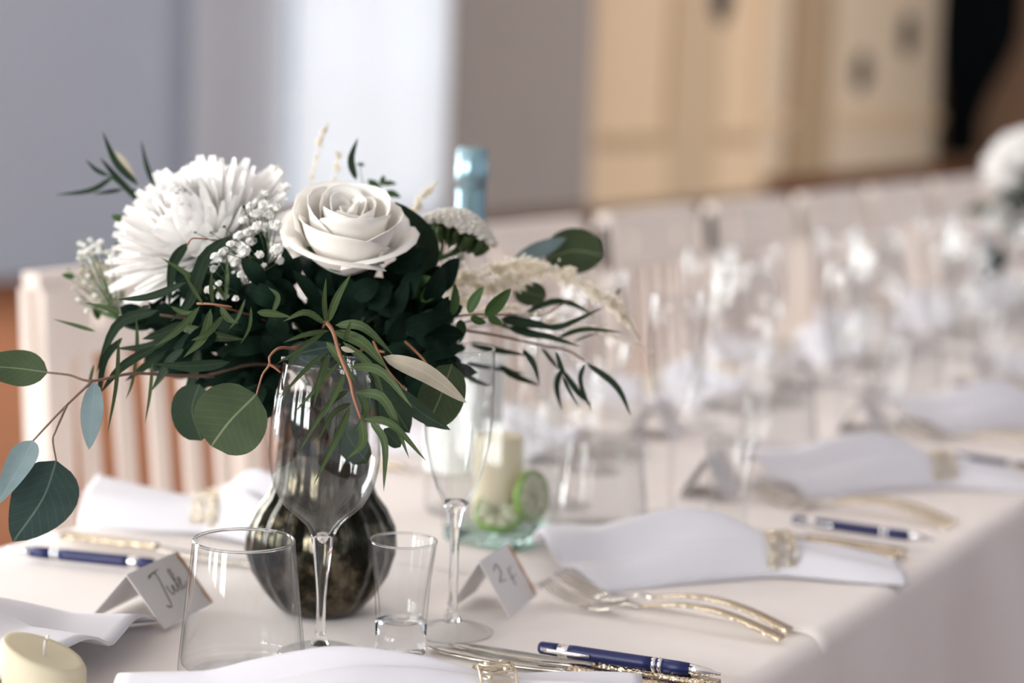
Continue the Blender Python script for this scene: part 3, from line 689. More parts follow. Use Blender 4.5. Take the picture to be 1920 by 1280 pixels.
# ------------------------------------------------------------------ pens: along local x, writing tip at +x end (x = .145)
def make_pen(loc):
    t = thing('ballpoint_pen', 'x', 'pen', loc)
    def lx(prof, seg=20):
        V, Fc = lathe(prof, seg); return [Vector((v.z, v.x, v.y+.0062))+Vector(loc) for v in V], Fc
    mk('cap', lx([(0, 0), (.0035, .0003), (.0048, .002), (.0050, .012), (.0050, .016), (0, .016)]), M['navy'], t)
    mk('neck_band', lx([(.0046, .016), (.0048, .0165), (.0048, .0245), (.0046, .025)]), M['chrome'], t)
    mk('barrel', lx([(0, .025), (.0052, .025), (.0054, .03), (.0054, .085), (.0054, .092), (0, .092)]), M['navy'], t)
    for a in (.0925, .0975): mk('grip_ring', lx([(0, a), (.0056, a), (.0058, a+.0015), (.0056, a+.003), (0, a+.003)]), M['chrome'], t)
    mk('grip_band', lx([(.0053, .0955), (.0053, .0975)]), M['navy'], t)
    mk('grip', lx([(0, .1005), (.0054, .1005), (.0054, .112), (.0050, .1215), (0, .1215)]), M['navy'], t)
    mk('tip', lx([(0, .1215), (.0049, .1215), (.0044, .128), (.0030, .138), (.0014, .1415), (.0010, .146), (0, .1462)]), M['chrome'], t)
    V, Fc = strip([(.004, .0, .0020), (.012, .0012, .0020), (.03, .0012, .0019), (.044, .0003, .0016)], .0010)
    mk('clip', ([Vector((v.x, -.0058-v.z, v.y+.0066))+Vector(loc) for v in V], Fc), M['chrome'], t)
    return t
pen = make_pen(T3(-.700, 1.3225, .0064)); pen['label'] = 'navy ballpoint pen with silver tip lying on the knife handles'; pen.rotation_euler = (0, 0, .128)
a, b_ = TB(290, 1058, .006), TB(35, 1032, .006)
put(pen, T3(a.x, a.y, .0002), math.atan2(b_.y-a.y, b_.x-a.x), 'navy ballpoint pen lying in front of the slatted chair')
put(pen, T3(-.705, 1.872, .0064), .02, 'navy ballpoint pen half hidden behind the napkin with the beaded ring')
for k in range(2, 6): put(pen, T3(-.705, NEAR_Y[k]+.155, .0002), jit(.1), 'navy ballpoint pen among the settings along the near table edge', 'pens along the near table edge')

# ------------------------------------------------------------------ place cards
def name_card(label, gl, gr, apex, length, direction, strokes, group=None):
    """tent card: gl, gr = feet of the open end (world xy), apex height; runs along direction"""
    gl, gr = Vector((gl[0], gl[1], TZ+.0006)), Vector((gr[0], gr[1], TZ+.0006)); d = Vector((direction[0], direction[1], 0)).normalized()*length
    ap = (gl+gr)/2; ap.z = TZ+apex
    t = thing('place_card', label, 'place card', (gl+gr)/2, group)
    def face(a, b_, nm):
        nrm = (b_-a).cross(d).normalized()*.00035
        V = [a-nrm, b_-nrm, b_+d-nrm, a+d-nrm, a+nrm, b_+nrm, b_+d+nrm, a+d+nrm]
        mk(nm, (V, [(0, 3, 2, 1), (4, 5, 6, 7), (0, 1, 5, 4), (1, 2, 6, 5), (2, 3, 7, 6), (3, 0, 4, 7)]), M['card'], t, False)
    face(gl, ap, 'back_leaf'); face(ap, gr, 'front_leaf'); fl_ = [c for c in t.children if c.name.startswith('front_leaf')][0]
    n = (gr-ap).cross(d).normalized()
    ex, ey = d.normalized(), (ap-gr).normalized(); H_ = (ap-gr).length
    if n.dot(CAM-ap) < 0: n = -n
    def P(u, v): return gr+ex*(u*length)+ey*(v*H_)+n*.0007
    for st in strokes: mk('ink_stroke', tube([P(u, v) for u, v in st], .00042, 5, 4*len(st)), M['ink'], fl_)
    # rust coloured painted motif down the far edge
    V = []; m = 14
    for i in range(m+1):
        v = .04+.92*i/m; wv = .035+.03*math.sin(v*9)**2
        V += [P(.99-wv, v), P(.995, v)]
    mk('painted_border', (V, [(2*i, 2*i+1, 2*i+3, 2*i+2) for i in range(m)]), M['rust'], fl_)
    return t
JULE = [[(.27, .80), (.42, .84), (.38, .50), (.33, .26), (.26, .30)], [(.29, .83), (.50, .87)],
        [(.45, .58), (.46, .44), (.50, .42), (.55, .56), (.55, .44), (.59, .43)], [(.59, .43), (.67, .70), (.66, .80), (.63, .74), (.64, .45), (.68, .43)], [(.68, .50), (.73, .57), (.71, .62), (.68, .52), (.72, .43), (.79, .50)]]
OTHER = [[(.22, .75), (.36, .82), (.38, .66), (.24, .55), (.40, .52)], [(.58, .35), (.60, .62), (.72, .64)], [(.56, .48), (.72, .50)]]
name_card('white tent place card with the handwritten name Jule beside the tumbler', (-1.053, 1.207), (-.988, 1.224), .042, .088, (-.20, 1), JULE)
name_card('white tent place card with blurred writing behind the champagne flute', (-.832, 1.402), (-.782, 1.422), .046, .075, (-.18, 1), OTHER)
for k in range(2, 6):
    y = NEAR_Y[k]-.24
    name_card('white tent place card among the settings along the near table edge', (-.868, y-.015), (-.815, y), .045, .08, (-.18, 1), OTHER[:1], 'place cards along the near table edge')
for k in range(2, 8):
    y = FAR_Y[k]+.24
    name_card('white tent place card among the settings by the white chairs', (-1.07, y-.01), (-1.01, y), .045, .08, (-.18, 1), OTHER[:1], 'place cards along the far table edge')

# ------------------------------------------------------------------ chairs on the far side
def make_chair(loc):
    """local: guest faces +x; back at x = 0"""
    t = thing('slatted_chair', 'x', 'chair', loc); m = M['chair']; L = Vector(loc)
    def P(nm, b_): mk(nm, at(b_, L), m, t, False)
    W2 = .215; ht = .945
    def lean(VF):                                       # backrest leans away from the table
        return [Vector((v.x-max(0, v.z-.45)*.10, v.y, v.z)) for v in VF[0]], VF[1]
    for s in (-1, 1):
        y0, y1 = sorted((s*W2, s*(W2-.045)))
        P('back_post', lean(box(-.02, .02, y0, y1, 0, ht-.02)))
        P('leg', box(.23, .265, y0, y1, 0, .43))
        P('side_rail', box(.02, .23, y0+.01, y1-.01, .37, .43))
    P('seat', box(-.015, .285, -W2-.005, W2+.005, .43, .455))
    # top rail with two hand holes: built round the holes
    zt0, zt1 = ht-.105, ht
    for b_ in ((-W2, -.125), (-.095, .095), (.125, W2)): P('top_rail', lean(box(-.013, .013, b_[0], b_[1], zt0, zt1)))
    for b_ in ((-.125, -.095), (.095, .125)):
        P('top_rail', lean(box(-.013, .013, b_[0], b_[1], zt0, zt0+.03))); P('top_rail', lean(box(-.013, .013, b_[0], b_[1], zt1-.03, zt1)))
    P('lower_rail', lean(box(-.012, .012, -W2+.045, W2-.045, .53, .575)))
    for i in range(5):
        yc = -.132+.066*i; P('slat', lean(box(-.0045, .0045, yc-.0145, yc+.0145, .575, zt0)))
    return t
CHX = -1.60
chair = make_chair((CHX, 2.00, 0)); chair['label'] = 'white painted chair with vertical back slats behind the rolled napkin and flowers'; chair['group'] = 'white chairs along the far side'
for k in range(1, 9):
    put(chair, (CHX, 2.00+.5*k+jit(.01), 0), jit(.04), 'white painted slatted chair among the row along the far side of the table', 'white chairs along the far side')

# ------------------------------------------------------------------ flowers
BD = 1.64                                              # depth of the vase axis along the lens
VM = Vector((VC.x, VC.y, TZ+.05))                      # stems meet here, inside the vase
NECK = Vector((VC.x, VC.y, TZ+.180))
def B(x, y, d=0.0): return PX(x, y, BD+d)
PXM = BD/F
rl = random.Random(21)
def wp(kind, u):
    if kind == 'lance': return max(0.0, math.sin(PI*min(1, u**.75))**.8)*(1-.15*u)
    if kind == 'round': return max(0.0, (1-(2*u-1)**2))**.5
    if kind == 'ovate': return max(0.0, math.sin(PI*u**.8))**.75
    return 1
def leaf(parent, P, wpx, mat, kind='lance', fold=.25, tilt=None, n=None, curl=0.0, name='leaf'):
    """P = pixel points (x, y, depth offset) from base to tip; width in pixels"""
    n = n or (9 if kind == 'lance' else 10)
    pts = smooth_pts([B(*p) for p in P], n); dm = BD+P[0][2]; w_ = wpx*dm/F/2
    tilt = rl.uniform(-.5, .5) if tilt is None else tilt
    ac = (-1, 0, 1) if kind == 'lance' else (-1, -.5, 0, .5, 1)
    V, uv = [], []
    for i, p in enumerate(pts):
        u = i/n; t = (pts[min(n, i+1)]-pts[max(0, i-1)]).normalized(); v = (p-CAM).normalized()
        s = t.cross(v)
        if s.length < 1e-4: s = RT.copy()
        s.normalize(); nn = s.cross(t)
        if nn.dot(v) > 0: nn = -nn
        s2 = s*math.cos(tilt)+nn*math.sin(tilt); n2 = nn*math.cos(tilt)-s*math.sin(tilt)
        ww = w_*wp(kind, u)
        for a in ac:
            V.append(p+s2*(ww*a)+n2*(fold*ww*(abs(a)**1.3)-curl*ww*a)); uv.append((.5+.5*a*max(.05, wp(kind, u)), u))
    k = len(ac); Fc = []
    for i in range(n):
        for j in range(k-1):
            f = (i*k+j, i*k+j+1, (i+1)*k+j+1, (i+1)*k+j); Fc.append(f)
    # orient so that the upper side is the one turned to the room
    a_, b_, c_ = V[Fc[len(Fc)//2][0]], V[Fc[len(Fc)//2][1]], V[Fc[len(Fc)//2][2]]
    if (b_-a_).cross(c_-a_).dot(CAM-a_) < 0: Fc = [tuple(reversed(f)) for f in Fc]
    return mk(name, (V, Fc), mat, parent, True, None, uv)
def stem(parent, P, r, mat, name='stem', taper=.6):
    return mk(name, tube([B(*p) if len(p) == 3 and not isinstance(p, Vector) else p for p in P], (lambda t: r*(1-(1-taper)*t)), 6, 5*(len(P)-1)), mat, parent)
def sprig(name, label, cat, first, mat=None, r=.0017, group=None, via=None):
    """a stem from the vase to the first pixel point; parts are hung on it afterwards"""
    t = thing(name, label, cat, VM, group)
    f = B(*first); nk = NECK+Vector((rl.uniform(-.015, .015), rl.uniform(-.015, .015), 0))
    mid = nk.lerp(f, .5)+Vector((0, 0, .02))
    stem(t, [VM.copy(), nk, mid, f], r, mat or M['stemg'], 'main_stem')
    return t
def Z(o, s, L, d=0.0):
    """zoomed-crop coordinates -> pixels"""
    return [(o[0]+q[0]/s, o[1]+q[1]/s, (q[2] if len(q) > 2 else d)) for q in L]
z1, s1 = (100, 220), 3.368
z2, s2 = (500, 220), 3.765
z3, s3 = (0, 560), 2.782
z4, s4 = (460, 520), 2.909
z5, s5 = (760, 420), 3.369

# --- front sprig in front of the wine glass
fs = sprig('willow_eucalyptus', 'narrow-leaved green sprig with an orange stem hanging over the wine glass', 'eucalyptus sprig', (612, 600, -.13), M['stemo'])
stem(fs, Z(z4, s4, [(440, 240, -.14), (480, 300, -.165), (515, 420, -.180), (570, 560, -.190), (590, 650, -.194), (630, 770, -.197)]), .0017, M['stemo'])
for P, wz in (
    ([(440, 255), (330, 190), (205, 240)], 40), ([(440, 250), (430, 130), (440, 0)], 32), ([(450, 250), (500, 110), (580, -25)], 46), ([(460, 290), (330, 310), (205, 355)], 32),
    ([(440, 290), (330, 370), (165, 475)], 28), ([(400, 310), (290, 400), (240, 490)], 32), ([(490, 260), (640, 270), (812, 428)], 56), ([(480, 290), (640, 360), (770, 500)], 74),
    ([(530, 350), (680, 480), (760, 650)], 46), ([(440, 350), (520, 450), (610, 590)], 48), ([(450, 400), (330, 500), (180, 665)], 28), ([(460, 410), (410, 540), (370, 710)], 42),
    ([(510, 460), (400, 590), (255, 750)], 26), ([(570, 485), (740, 510), (915, 715)], 56), ([(540, 530), (500, 620), (430, 760)], 42), ([(600, 625), (760, 670), (895, 990)], 58),
    ([(570, 610), (450, 700), (280, 970)], 36), ([(580, 685), (480, 740), (390, 900)], 36), ([(575, 700), (500, 870), (370, 1135)], 42), ([(610, 620), (655, 720), (590, 860)], 46),
    ([(640, 770), (800, 800), (990, 1005)], 48), ([(680, 780), (760, 900), (755, 1170)], 46), ([(630, 770), (640, 900), (555, 990)], 54), ([(540, 350), (560, 290), (575, 235)], 30)):
    d0 = -.150-.045*max(0, min(1, (P[0][1]-250)/500)); q = rl.uniform(-.03, .0)
    leaf(fs, Z(z4, s4, [(P[0][0], P[0][1], d0), (P[1][0], P[1][1], d0-.006+q*.3), (P[2][0], P[2][1], d0+q)]), wz/s4, M['lolive'], tilt=rl.uniform(-.35, .35))
leaf(fs, Z(z4, s4, [(520, 380, -.18), (560, 395, -.18), (597, 406, -.18)]), 11, M['ltaupe'])

# --- left: long drooping dark leaves
ls = sprig('willow_eucalyptus', 'long dark leaves drooping from the chrysanthemum side of the bouquet', 'eucalyptus sprig', (300, 590, -.05), M['stemb'])
stem(ls, Z(z1, s1, [(850, 800, -.095), (866, 772, -.10), (900, 763, -.10), (1030, 775, -.09)]), .0008, M['stemo'])
for P, wz in (([(850, 790), (755, 930), (730, 1200)], 74), ([(1105, 750), (950, 900), (860, 1160), (740, 1290)], 92), ([(975, 1150), (850, 1000), (680, 885)], 48),
              ([(1090, 1160), (1100, 1000), (1095, 860)], 32), ([(840, 1040), (620, 1130), (400, 1150)], 55), ([(430, 1240), (330, 1200), (200, 1170)], 36), ([(1000, 1010), (1060, 1100), (1090, 1160)], 30), ([(1240, 1090), (1250, 950), (1230, 830)], 40)):
    leaf(ls, Z(z1, s1, P, rl.uniform(-.11, -.06)), wz/s1, M['ldark'] if wz > 50 else M['lolive'])
for P, wz in (([(830, 60), (620, 130), (500, 385)], 62), ([(640, 200), (540, 330), (510, 610)], 46), ([(830, 240), (640, 350), (525, 490)], 52), ([(870, 270), (760, 350), (650, 430)], 46),
              ([(710, 90), (715, 250), (690, 430), (655, 528)], 22), ([(620, 200), (605, 450), (560, 712)], 26), ([(490, 340), (470, 430), (455, 540)], 18), ([(795, 330), (785, 480), (758, 655)], 20),
              ([(880, 370), (830, 430), (790, 480)], 22), ([(500, 170), (400, 140), (275, 105)], 22), ([(1040, 250), (1010, 400), (930, 600)], 60), ([(900, 190), (780, 250), (600, 260)], 55),
              ([(960, 120), (850, 180), (740, 210)], 60), ([(960, 260), (880, 330), (790, 480)], 50), ([(1200, 330), (1000, 350), (800, 340)], 70), ([(780, 30), (700, 100), (640, 130)], 55)):
    leaf(ls, Z(z3, s3, P, rl.uniform(-.12, -.04)), wz/s3, M['ldark'] if wz > 30 else M['lolive'])
# --- mid-left light sprig
ms = sprig('willow_eucalyptus', 'small light green sprig with an orange stem under the gypsophila', 'eucalyptus sprig', (402, 571, -.11), M['stemo'], .0012)
stem(ms, Z(z3, s3, [(1030, 25, -.11), (1110, 28, -.12), (1210, 42, -.12)]), .0010, M['stemo'])
for P, wz in (([(1040, 40), (920, 170), (808, 247)], 42), ([(1100, 50), (1060, 200), (955, 308)], 52), ([(1170, 80), (1080, 180), (995, 218)], 40), ([(1150, 40), (1190, 100), (1243, 127)], 44),
              ([(1280, 0), (1240, 100), (1190, 165)], 20), ([(1310, 40), (1300, 150), (1252, 238)], 20), ([(1040, 40), (1010, 100), (978, 168)], 12), ([(890, 40), (960, 75), (1040, 60)], 30),
              ([(1060, 30), (1000, -60), (945, -160)], 24), ([(1110, 30), (1100, -60), (1105, -150)], 28), ([(1420, 80), (1450, -10), (1400, -60)], 30), ([(1340, 70), (1420, 75), (1520, 95)], 45)):
    leaf(ms, Z(z3, s3, P, rl.uniform(-.14, -.11)), wz/s3, M['lolive'])
leaf(ms, Z(z3, s3, [(950, 145, -.08), (1100, 190, -.09), (1275, 212, -.08)]), 24, M['lround'], tilt=.3)
# --- upper left sprig, behind
us = sprig('willow_eucalyptus', 'dark narrow-leaved sprig rising above the white chrysanthemum', 'eucalyptus sprig', (285, 385, .09), M['stemb'])
for P, wz in (([(580, 570), (400, 380), (292, 250)], 46), ([(540, 430), (400, 290), (308, 85)], 52), ([(680, 490), (600, 330), (553, 135)], 42), ([(385, 370), (240, 460), (10, 490)], 38),
              ([(440, 455), (350, 470), (250, 485)], 28), ([(350, 370), (270, 330), (203, 265)], 32), ([(620, 530), (540, 490), (470, 440)], 40), ([(850, 415), (860, 340), (868, 262)], 32)):
    leaf(us, Z(z1, s1, P, rl.uniform(.06, .11)), wz/s1, M['ldark'])
stem(us, Z(z1, s1, [(640, 600, .09), (560, 550, .09), (440, 440, .09), (340, 360, .08)]), .0013, M['stemg'])
leaf(us, Z(z1, s1, [(530, 430, .09), (450, 290, .09), (385, 205, .09)]), 17, M['ltaupe'])
leaf(us, Z(z1, s1, [(555, 690, .06), (450, 655, .06), (368, 618, .06)]), 26, M['lbox'], 'ovate')
# --- right sprig
rs = sprig('willow_eucalyptus', 'long dark narrow leaves spreading over the flute and glass vase', 'eucalyptus sprig', (860, 618, .0), M['stemb'])
stem(rs, Z(z5, s5, [(300, 660, .0), (560, 700, .01), (860, 765, .02), (1030, 800, .03), (1130, 865, .03)]), .0013, M['stemb'])
stem(rs, Z(z5, s5, [(300, 640, .0), (600, 570, .02), (850, 580, .03), (950, 530, .04), (1060, 470, .04)]), .0009, M['stemb'])
for P, wz in (([(740, 570), (920, 490), (1060, 505), (1200, 590)], 46), ([(850, 650), (1000, 640), (1255, 522)], 42), ([(600, 600), (750, 620), (1000, 665)], 72), ([(960, 720), (1130, 665), (1380, 685)], 36),
              ([(750, 690), (900, 710), (1112, 775)], 42), ([(400, 750), (550, 790), (780, 830)], 52), ([(740, 790), (810, 880), (850, 1015)], 42), ([(590, 890), (700, 960), (858, 1022)], 52),
              ([(380, 880), (480, 900), (790, 950)], 36), ([(360, 940), (440, 990), (543, 1027)], 42), ([(860, 780), (930, 870), (985, 925)], 30), ([(990, 910), (955, 1020), (988, 1180)], 46),
              ([(985, 915), (1090, 1060), (1180, 1145)], 46), ([(990, 960), (1040, 1060), (1102, 1165)], 22), ([(1132, 880), (1108, 1000), (1182, 1195)], 36), ([(1135, 872), (1330, 1020), (1428, 1215)], 46),
              ([(1060, 745), (1140, 710), (1240, 680)], 14), ([(950, 800), (985, 900), (1010, 930)], 30), ([(640, 650), (800, 690), (900, 720)], 60), ([(520, 610), (620, 640), (730, 700)], 30)):
    leaf(rs, Z(z5, s5, P, rl.uniform(-.01, .07)), wz/s5, M['ldark'])
leaf(rs, Z(z5, s5, [(1330, 450, .1), (1345, 425, .1), (1365, 400, .1)]), 6, M['lolive'])
# --- glossy small leaved sprig on the right
bs = sprig('glossy_leaf_sprig', 'glossy green sprig with small oval leaves between rose and cream plume', 'foliage sprig', (820, 600, -.04), M['stemb'])
stem(bs, Z(z5, s5, [(130, 625, -.04), (280, 590, -.05), (450, 570, -.05), (700, 575, -.03)]), .0012, M['stemb'])
for P, wz in (([(95, 490), (160, 420), (228, 342)], 95), ([(230, 585), (205, 510), (188, 436)], 80), ([(295, 578), (312, 480), (312, 372)], 66), ([(400, 565), (440, 480), (495, 392)], 76), ([(503, 578), (580, 500), (668, 405)], 96),
              ([(105, 602), (70, 560), (32, 522)], 60), ([(240, 620), (246, 690), (242, 768)], 78), ([(345, 600), (352, 670), (345, 752)], 68), ([(410, 588), (460, 610), (512, 622)], 52), ([(520, 588), (565, 610), (620, 642)], 56),
              ([(60, 400), (100, 360), (160, 330)], 70), ([(20, 470), (60, 430), (90, 400)], 60)):
    leaf(bs, Z(z5, s5, P, rl.uniform(-.07, -.03)), wz/s5, M['lbox'], 'ovate')
# --- single upright leaf and tiny green buds above the rose
ss = sprig('willow_eucalyptus', 'single narrow leaf and small green buds rising above the rose', 'eucalyptus sprig', (700, 390, .05))
leaf(ss, [(668, 338, .04), (658, 300, .04), (671, 258, .04)], 15, M['ldark'], tilt=.1)
for P, wz in (([(712, 352, .09), (700, 345, .09), (690, 336, .09)], 16), ([(715, 348, .09), (718, 338, .09), (720, 328, .09)], 12), ([(718, 346, .09), (730, 343, .09), (744, 345, .09)], 10), ([(716, 366, .08), (735, 363, .08), (752, 370, .08)], 14), ([(684, 310, .09), (676, 308, .09), (668, 308, .09)], 7)):
    leaf(ss, P, wz, M['lbox'], 'ovate')
stem(ss, [(700, 390, .05), (712, 360, .08), (715, 345, .09)], .0008, M['stemg']); stem(ss, [(700, 390, .05), (680, 340, .09), (674, 308, .09)], .0005, M['stemg'])

# --- round-leaved eucalyptus branches
lb = sprig('silver_dollar_eucalyptus', 'arching branch with large round blue-green leaves reaching past the table edge', 'eucalyptus branch', (380, 706, -.06), M['stemb'])
stem(lb, [(400, 705, -.06), (324, 704, -.08), (248, 700, -.10), (172, 714, -.12), (130, 703, -.12), (88, 698, -.12)], .0014, M['stemb'])
stem(lb, [(175, 712, -.12), (119, 765, -.125), (62, 826, -.13)], .0012, M['stemb']); stem(lb, [(126, 758, -.125), (104, 808, -.13), (99, 826, -.13), (106, 866, -.13)], .0010, M['stemb'])
leaf(lb, [(106, 863, -.13), (80, 935, -.135), (24, 1016, -.125)], 122, M['lblue'], 'ovate', .12, -.15, 12)
leaf(lb, [(62, 825, -.13), (40, 870, -.14), (-8, 950, -.16)], 58, M['lpaleblue'], 'ovate', .3, .5, 12)
leaf(lb, [(90, 698, -.12), (30, 690, -.12), (-62, 684, -.13)], 70, M['lround'], 'ovate', .15, .2, 12)
leaf(lb, [(178, 715, -.12), (172, 780, -.12), (167, 843, -.12)], 42, M['lpaleblue'], 'ovate', .1, .1, 12)
fb = sprig('silver_dollar_eucalyptus', 'branch with a large round olive leaf hanging beside the wine glass bowl', 'eucalyptus branch', (548, 652, -.12), M['stemo'])
stem(fb, [(560, 655, -.12), (525, 652, -.14), (506, 668, -.145), (505, 684, -.15), (492, 703, -.15), (481, 740, -.15)], .0012, M['stemo']); stem(fb, [(503, 682, -.15), (514, 688, -.15), (526, 698, -.15)], .0012, M['stemo'])
leaf(fb, [(481, 739, -.15), (432, 788, -.155), (396, 836, -.15)], 142, M['lround'], 'round', .10, .15, 14)
leaf(fb, [(374, 720, -.10), (360, 770, -.10), (378, 826, -.10)], 80, M['ldark'], 'round', .1, .3, 12)
rb = sprig('silver_dollar_eucalyptus', 'branch with a pale taupe folded leaf and dark leaves between wine glass and flute', 'eucalyptus branch', (720, 660, -.12), M['stemo'])
stem(rb, [(700, 640, -.12), (725, 690, -.15), (760, 730, -.15)], .0010, M['stemo']); stem(rb, [(760, 640, -.10), (795, 675, -.12), (813, 708, -.12)], .0012, M['stemo'])
leaf(rb, [(718, 668, -.165), (800, 700, -.17), (876, 756, -.165)], 36, M['ltaupe'], 'ovate', .1, .2, 12)
leaf(rb, [(848, 682, -.11), (825, 745, -.11), (800, 800, -.11)], 92, M['lround'], 'round', .15, -.35, 12)
leaf(rb, [(738, 724, -.14), (787, 771, -.14), (845, 806, -.15)], 34, M['ldark'], 'ovate', .2); leaf(rb, [(690, 700, -.10), (735, 760, -.10), (768, 812, -.10)], 74, M['ldark'], 'ovate', .1, .2)
leaf(rb, [(720, 803, -.12), (735, 820, -.12), (751, 838, -.12)], 30, M['ldark'], 'round', .1)
leaf(rb, [(640, 790, -.10), (660, 830, -.10), (690, 868, -.10)], 60, M['ldark'], 'round', .1)
leaf(rb, [(600, 690, -.08), (560, 665, -.08), (640, 645, -.08)], 50, M['lblue'], 'ovate', .1)
ub = sprig('silver_dollar_eucalyptus', 'branch with round leaves beside the rose and above the cream plume', 'eucalyptus branch', (790, 540, .02), M['stemb'])
leaf(ub, [(772, 540, -.02), (782, 460, -.02), (741, 378, -.02)], 84, M['ldark'], 'ovate', .12, -.2, 12)
leaf(ub, [(1022, 486, .13), (1075, 470, .13), (1130, 478, .13)], 90, M['lround'], 'round', .1, .25, 12)
leaf(ub, [(962, 490, .12), (1015, 466, .12), (1062, 446, .12)], 34, M['lpaleblue'], 'ovate', .15, .3)
leaf(ub, [(962, 545, .08), (995, 550, .08), (1024, 556, .08)], 48, M['lround'], 'round', .1)
stem(ub, [(790, 540, .02), (880, 530, .06), (962, 492, .11), (1022, 486, .13)], .0012, M['stemb'])

# --- dense dark filler in the middle of the bouquet
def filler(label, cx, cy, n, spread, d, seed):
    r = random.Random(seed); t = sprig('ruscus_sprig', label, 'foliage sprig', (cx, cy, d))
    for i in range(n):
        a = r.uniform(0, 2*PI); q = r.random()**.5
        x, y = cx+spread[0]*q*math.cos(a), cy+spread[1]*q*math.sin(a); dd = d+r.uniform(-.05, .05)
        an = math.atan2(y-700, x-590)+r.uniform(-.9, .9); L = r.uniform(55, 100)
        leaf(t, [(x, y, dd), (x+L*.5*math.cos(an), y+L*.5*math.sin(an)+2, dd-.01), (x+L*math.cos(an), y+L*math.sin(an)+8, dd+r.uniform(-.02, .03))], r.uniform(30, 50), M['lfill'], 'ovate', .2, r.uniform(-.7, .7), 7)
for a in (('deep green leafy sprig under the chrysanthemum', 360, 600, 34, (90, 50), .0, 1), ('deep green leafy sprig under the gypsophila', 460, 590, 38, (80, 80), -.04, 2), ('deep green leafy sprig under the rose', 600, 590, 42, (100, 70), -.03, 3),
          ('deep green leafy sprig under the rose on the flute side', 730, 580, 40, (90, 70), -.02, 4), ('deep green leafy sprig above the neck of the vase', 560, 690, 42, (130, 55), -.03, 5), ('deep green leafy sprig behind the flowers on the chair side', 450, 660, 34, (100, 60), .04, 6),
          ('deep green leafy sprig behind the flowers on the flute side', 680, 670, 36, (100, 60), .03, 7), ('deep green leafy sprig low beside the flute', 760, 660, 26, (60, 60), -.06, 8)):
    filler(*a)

# --- rose
def cup_petal(R, h, th, span, flare, lip, seed, wav=.05, nu=8, nv=8):
    r = random.Random(seed); ph = r.uniform(0, 6); V, Fc = [], []
    for j in range(nv+1):
        v = j/nv
        for i in range(nu+1):
            u = i/nu*2-1
            top = 1-.24*abs(u)**3.2+.03*math.sin(3*u+ph)
            vv = v*top
            rr = R*(.16+.84*math.sin(min(1, vv*1.12)*PI/2)**.75)+flare*vv**2.2
            zz = h*vv
            e = max(0, (v-.78)/.22)
            rr += lip*e*e; zz -= lip*.75*e*e
            rr *= 1+wav*math.sin(2.3*u+ph)*vv
            a = th+u*span*(.35+.65*min(1, vv*1.6))*(1 if v < .9 else 1)
            # one side tucks under its neighbour
            rr += .0025*u
            V.append(Vector((rr*math.cos(a), rr*math.sin(a), zz)))
    for j in range(nv):
        for i in range(nu): Fc.append((j*(nu+1)+i, j*(nu+1)+i+1, (j+1)*(nu+1)+i+1, (j+1)*(nu+1)+i))
    return V, Fc
def frame(center, axis):
    """rotation taking +z to the given axis"""
    q = Vector((0, 0, 1)).rotation_difference(Vector(axis).normalized()); return q
def rose(label, center, axis, scale, root):
    t = thing('rose', label, 'rose', root)
    q = frame(center, axis); c = Vector(center)
    def put_(VF, nm, mat): 
        o = mk(nm, ([c+q @ (v*scale) for v in VF[0]], VF[1]), mat, t)
        if nm == 'petal':
            s = o.modifiers.new('thick', 'SOLIDIFY'); s.thickness = .0006
        return o
    k = 0
    for (cnt, R, h, span, flare, lip, off) in ((2, .006, .060, 2.2, .000, .001, .2), (3, .012, .061, 1.5, .001, .001, 1.1), (3, .021, .0625, 1.5, .000, .001, .5), (3, .031, .0640, 1.45, .000, .002, -.6), (3, .0385, .0570, 1.42, .001, .0035, .55), (4, .0400, .0400, 1.15, .008, .007, .1)):
        for i in range(cnt):
            k += 1; put_(cup_petal(R, h*(1+.04*math.sin(k*2.1)), off+2*PI*i/cnt, span, flare, lip, k), 'petal', M['petal'])
    for i in range(5): put_(cup_petal(.012, .022, 2*PI*i/5, .3, .016, .006, i), 'sepal', M['lbox'])
    mk('stem', tube([Vector(root), NECK+(Vector(root)-VM), (NECK+(Vector(root)-VM)).lerp(c, .6), c+q @ Vector((0, 0, .003))], .0028, 8, 14), M['stemg'], t)
    return t
tocam = Vector((math.sin(YAW), -math.cos(YAW), 0)); R0 = Vector((math.cos(YAW), math.sin(YAW), 0))
rose_axis = Vector((0, 0, .86))+tocam*.36+R0*.08
ro = rose('large ivory white rose in full bloom beside the gypsophila', B(645, 506, -.045), rose_axis, 1.0, VM)

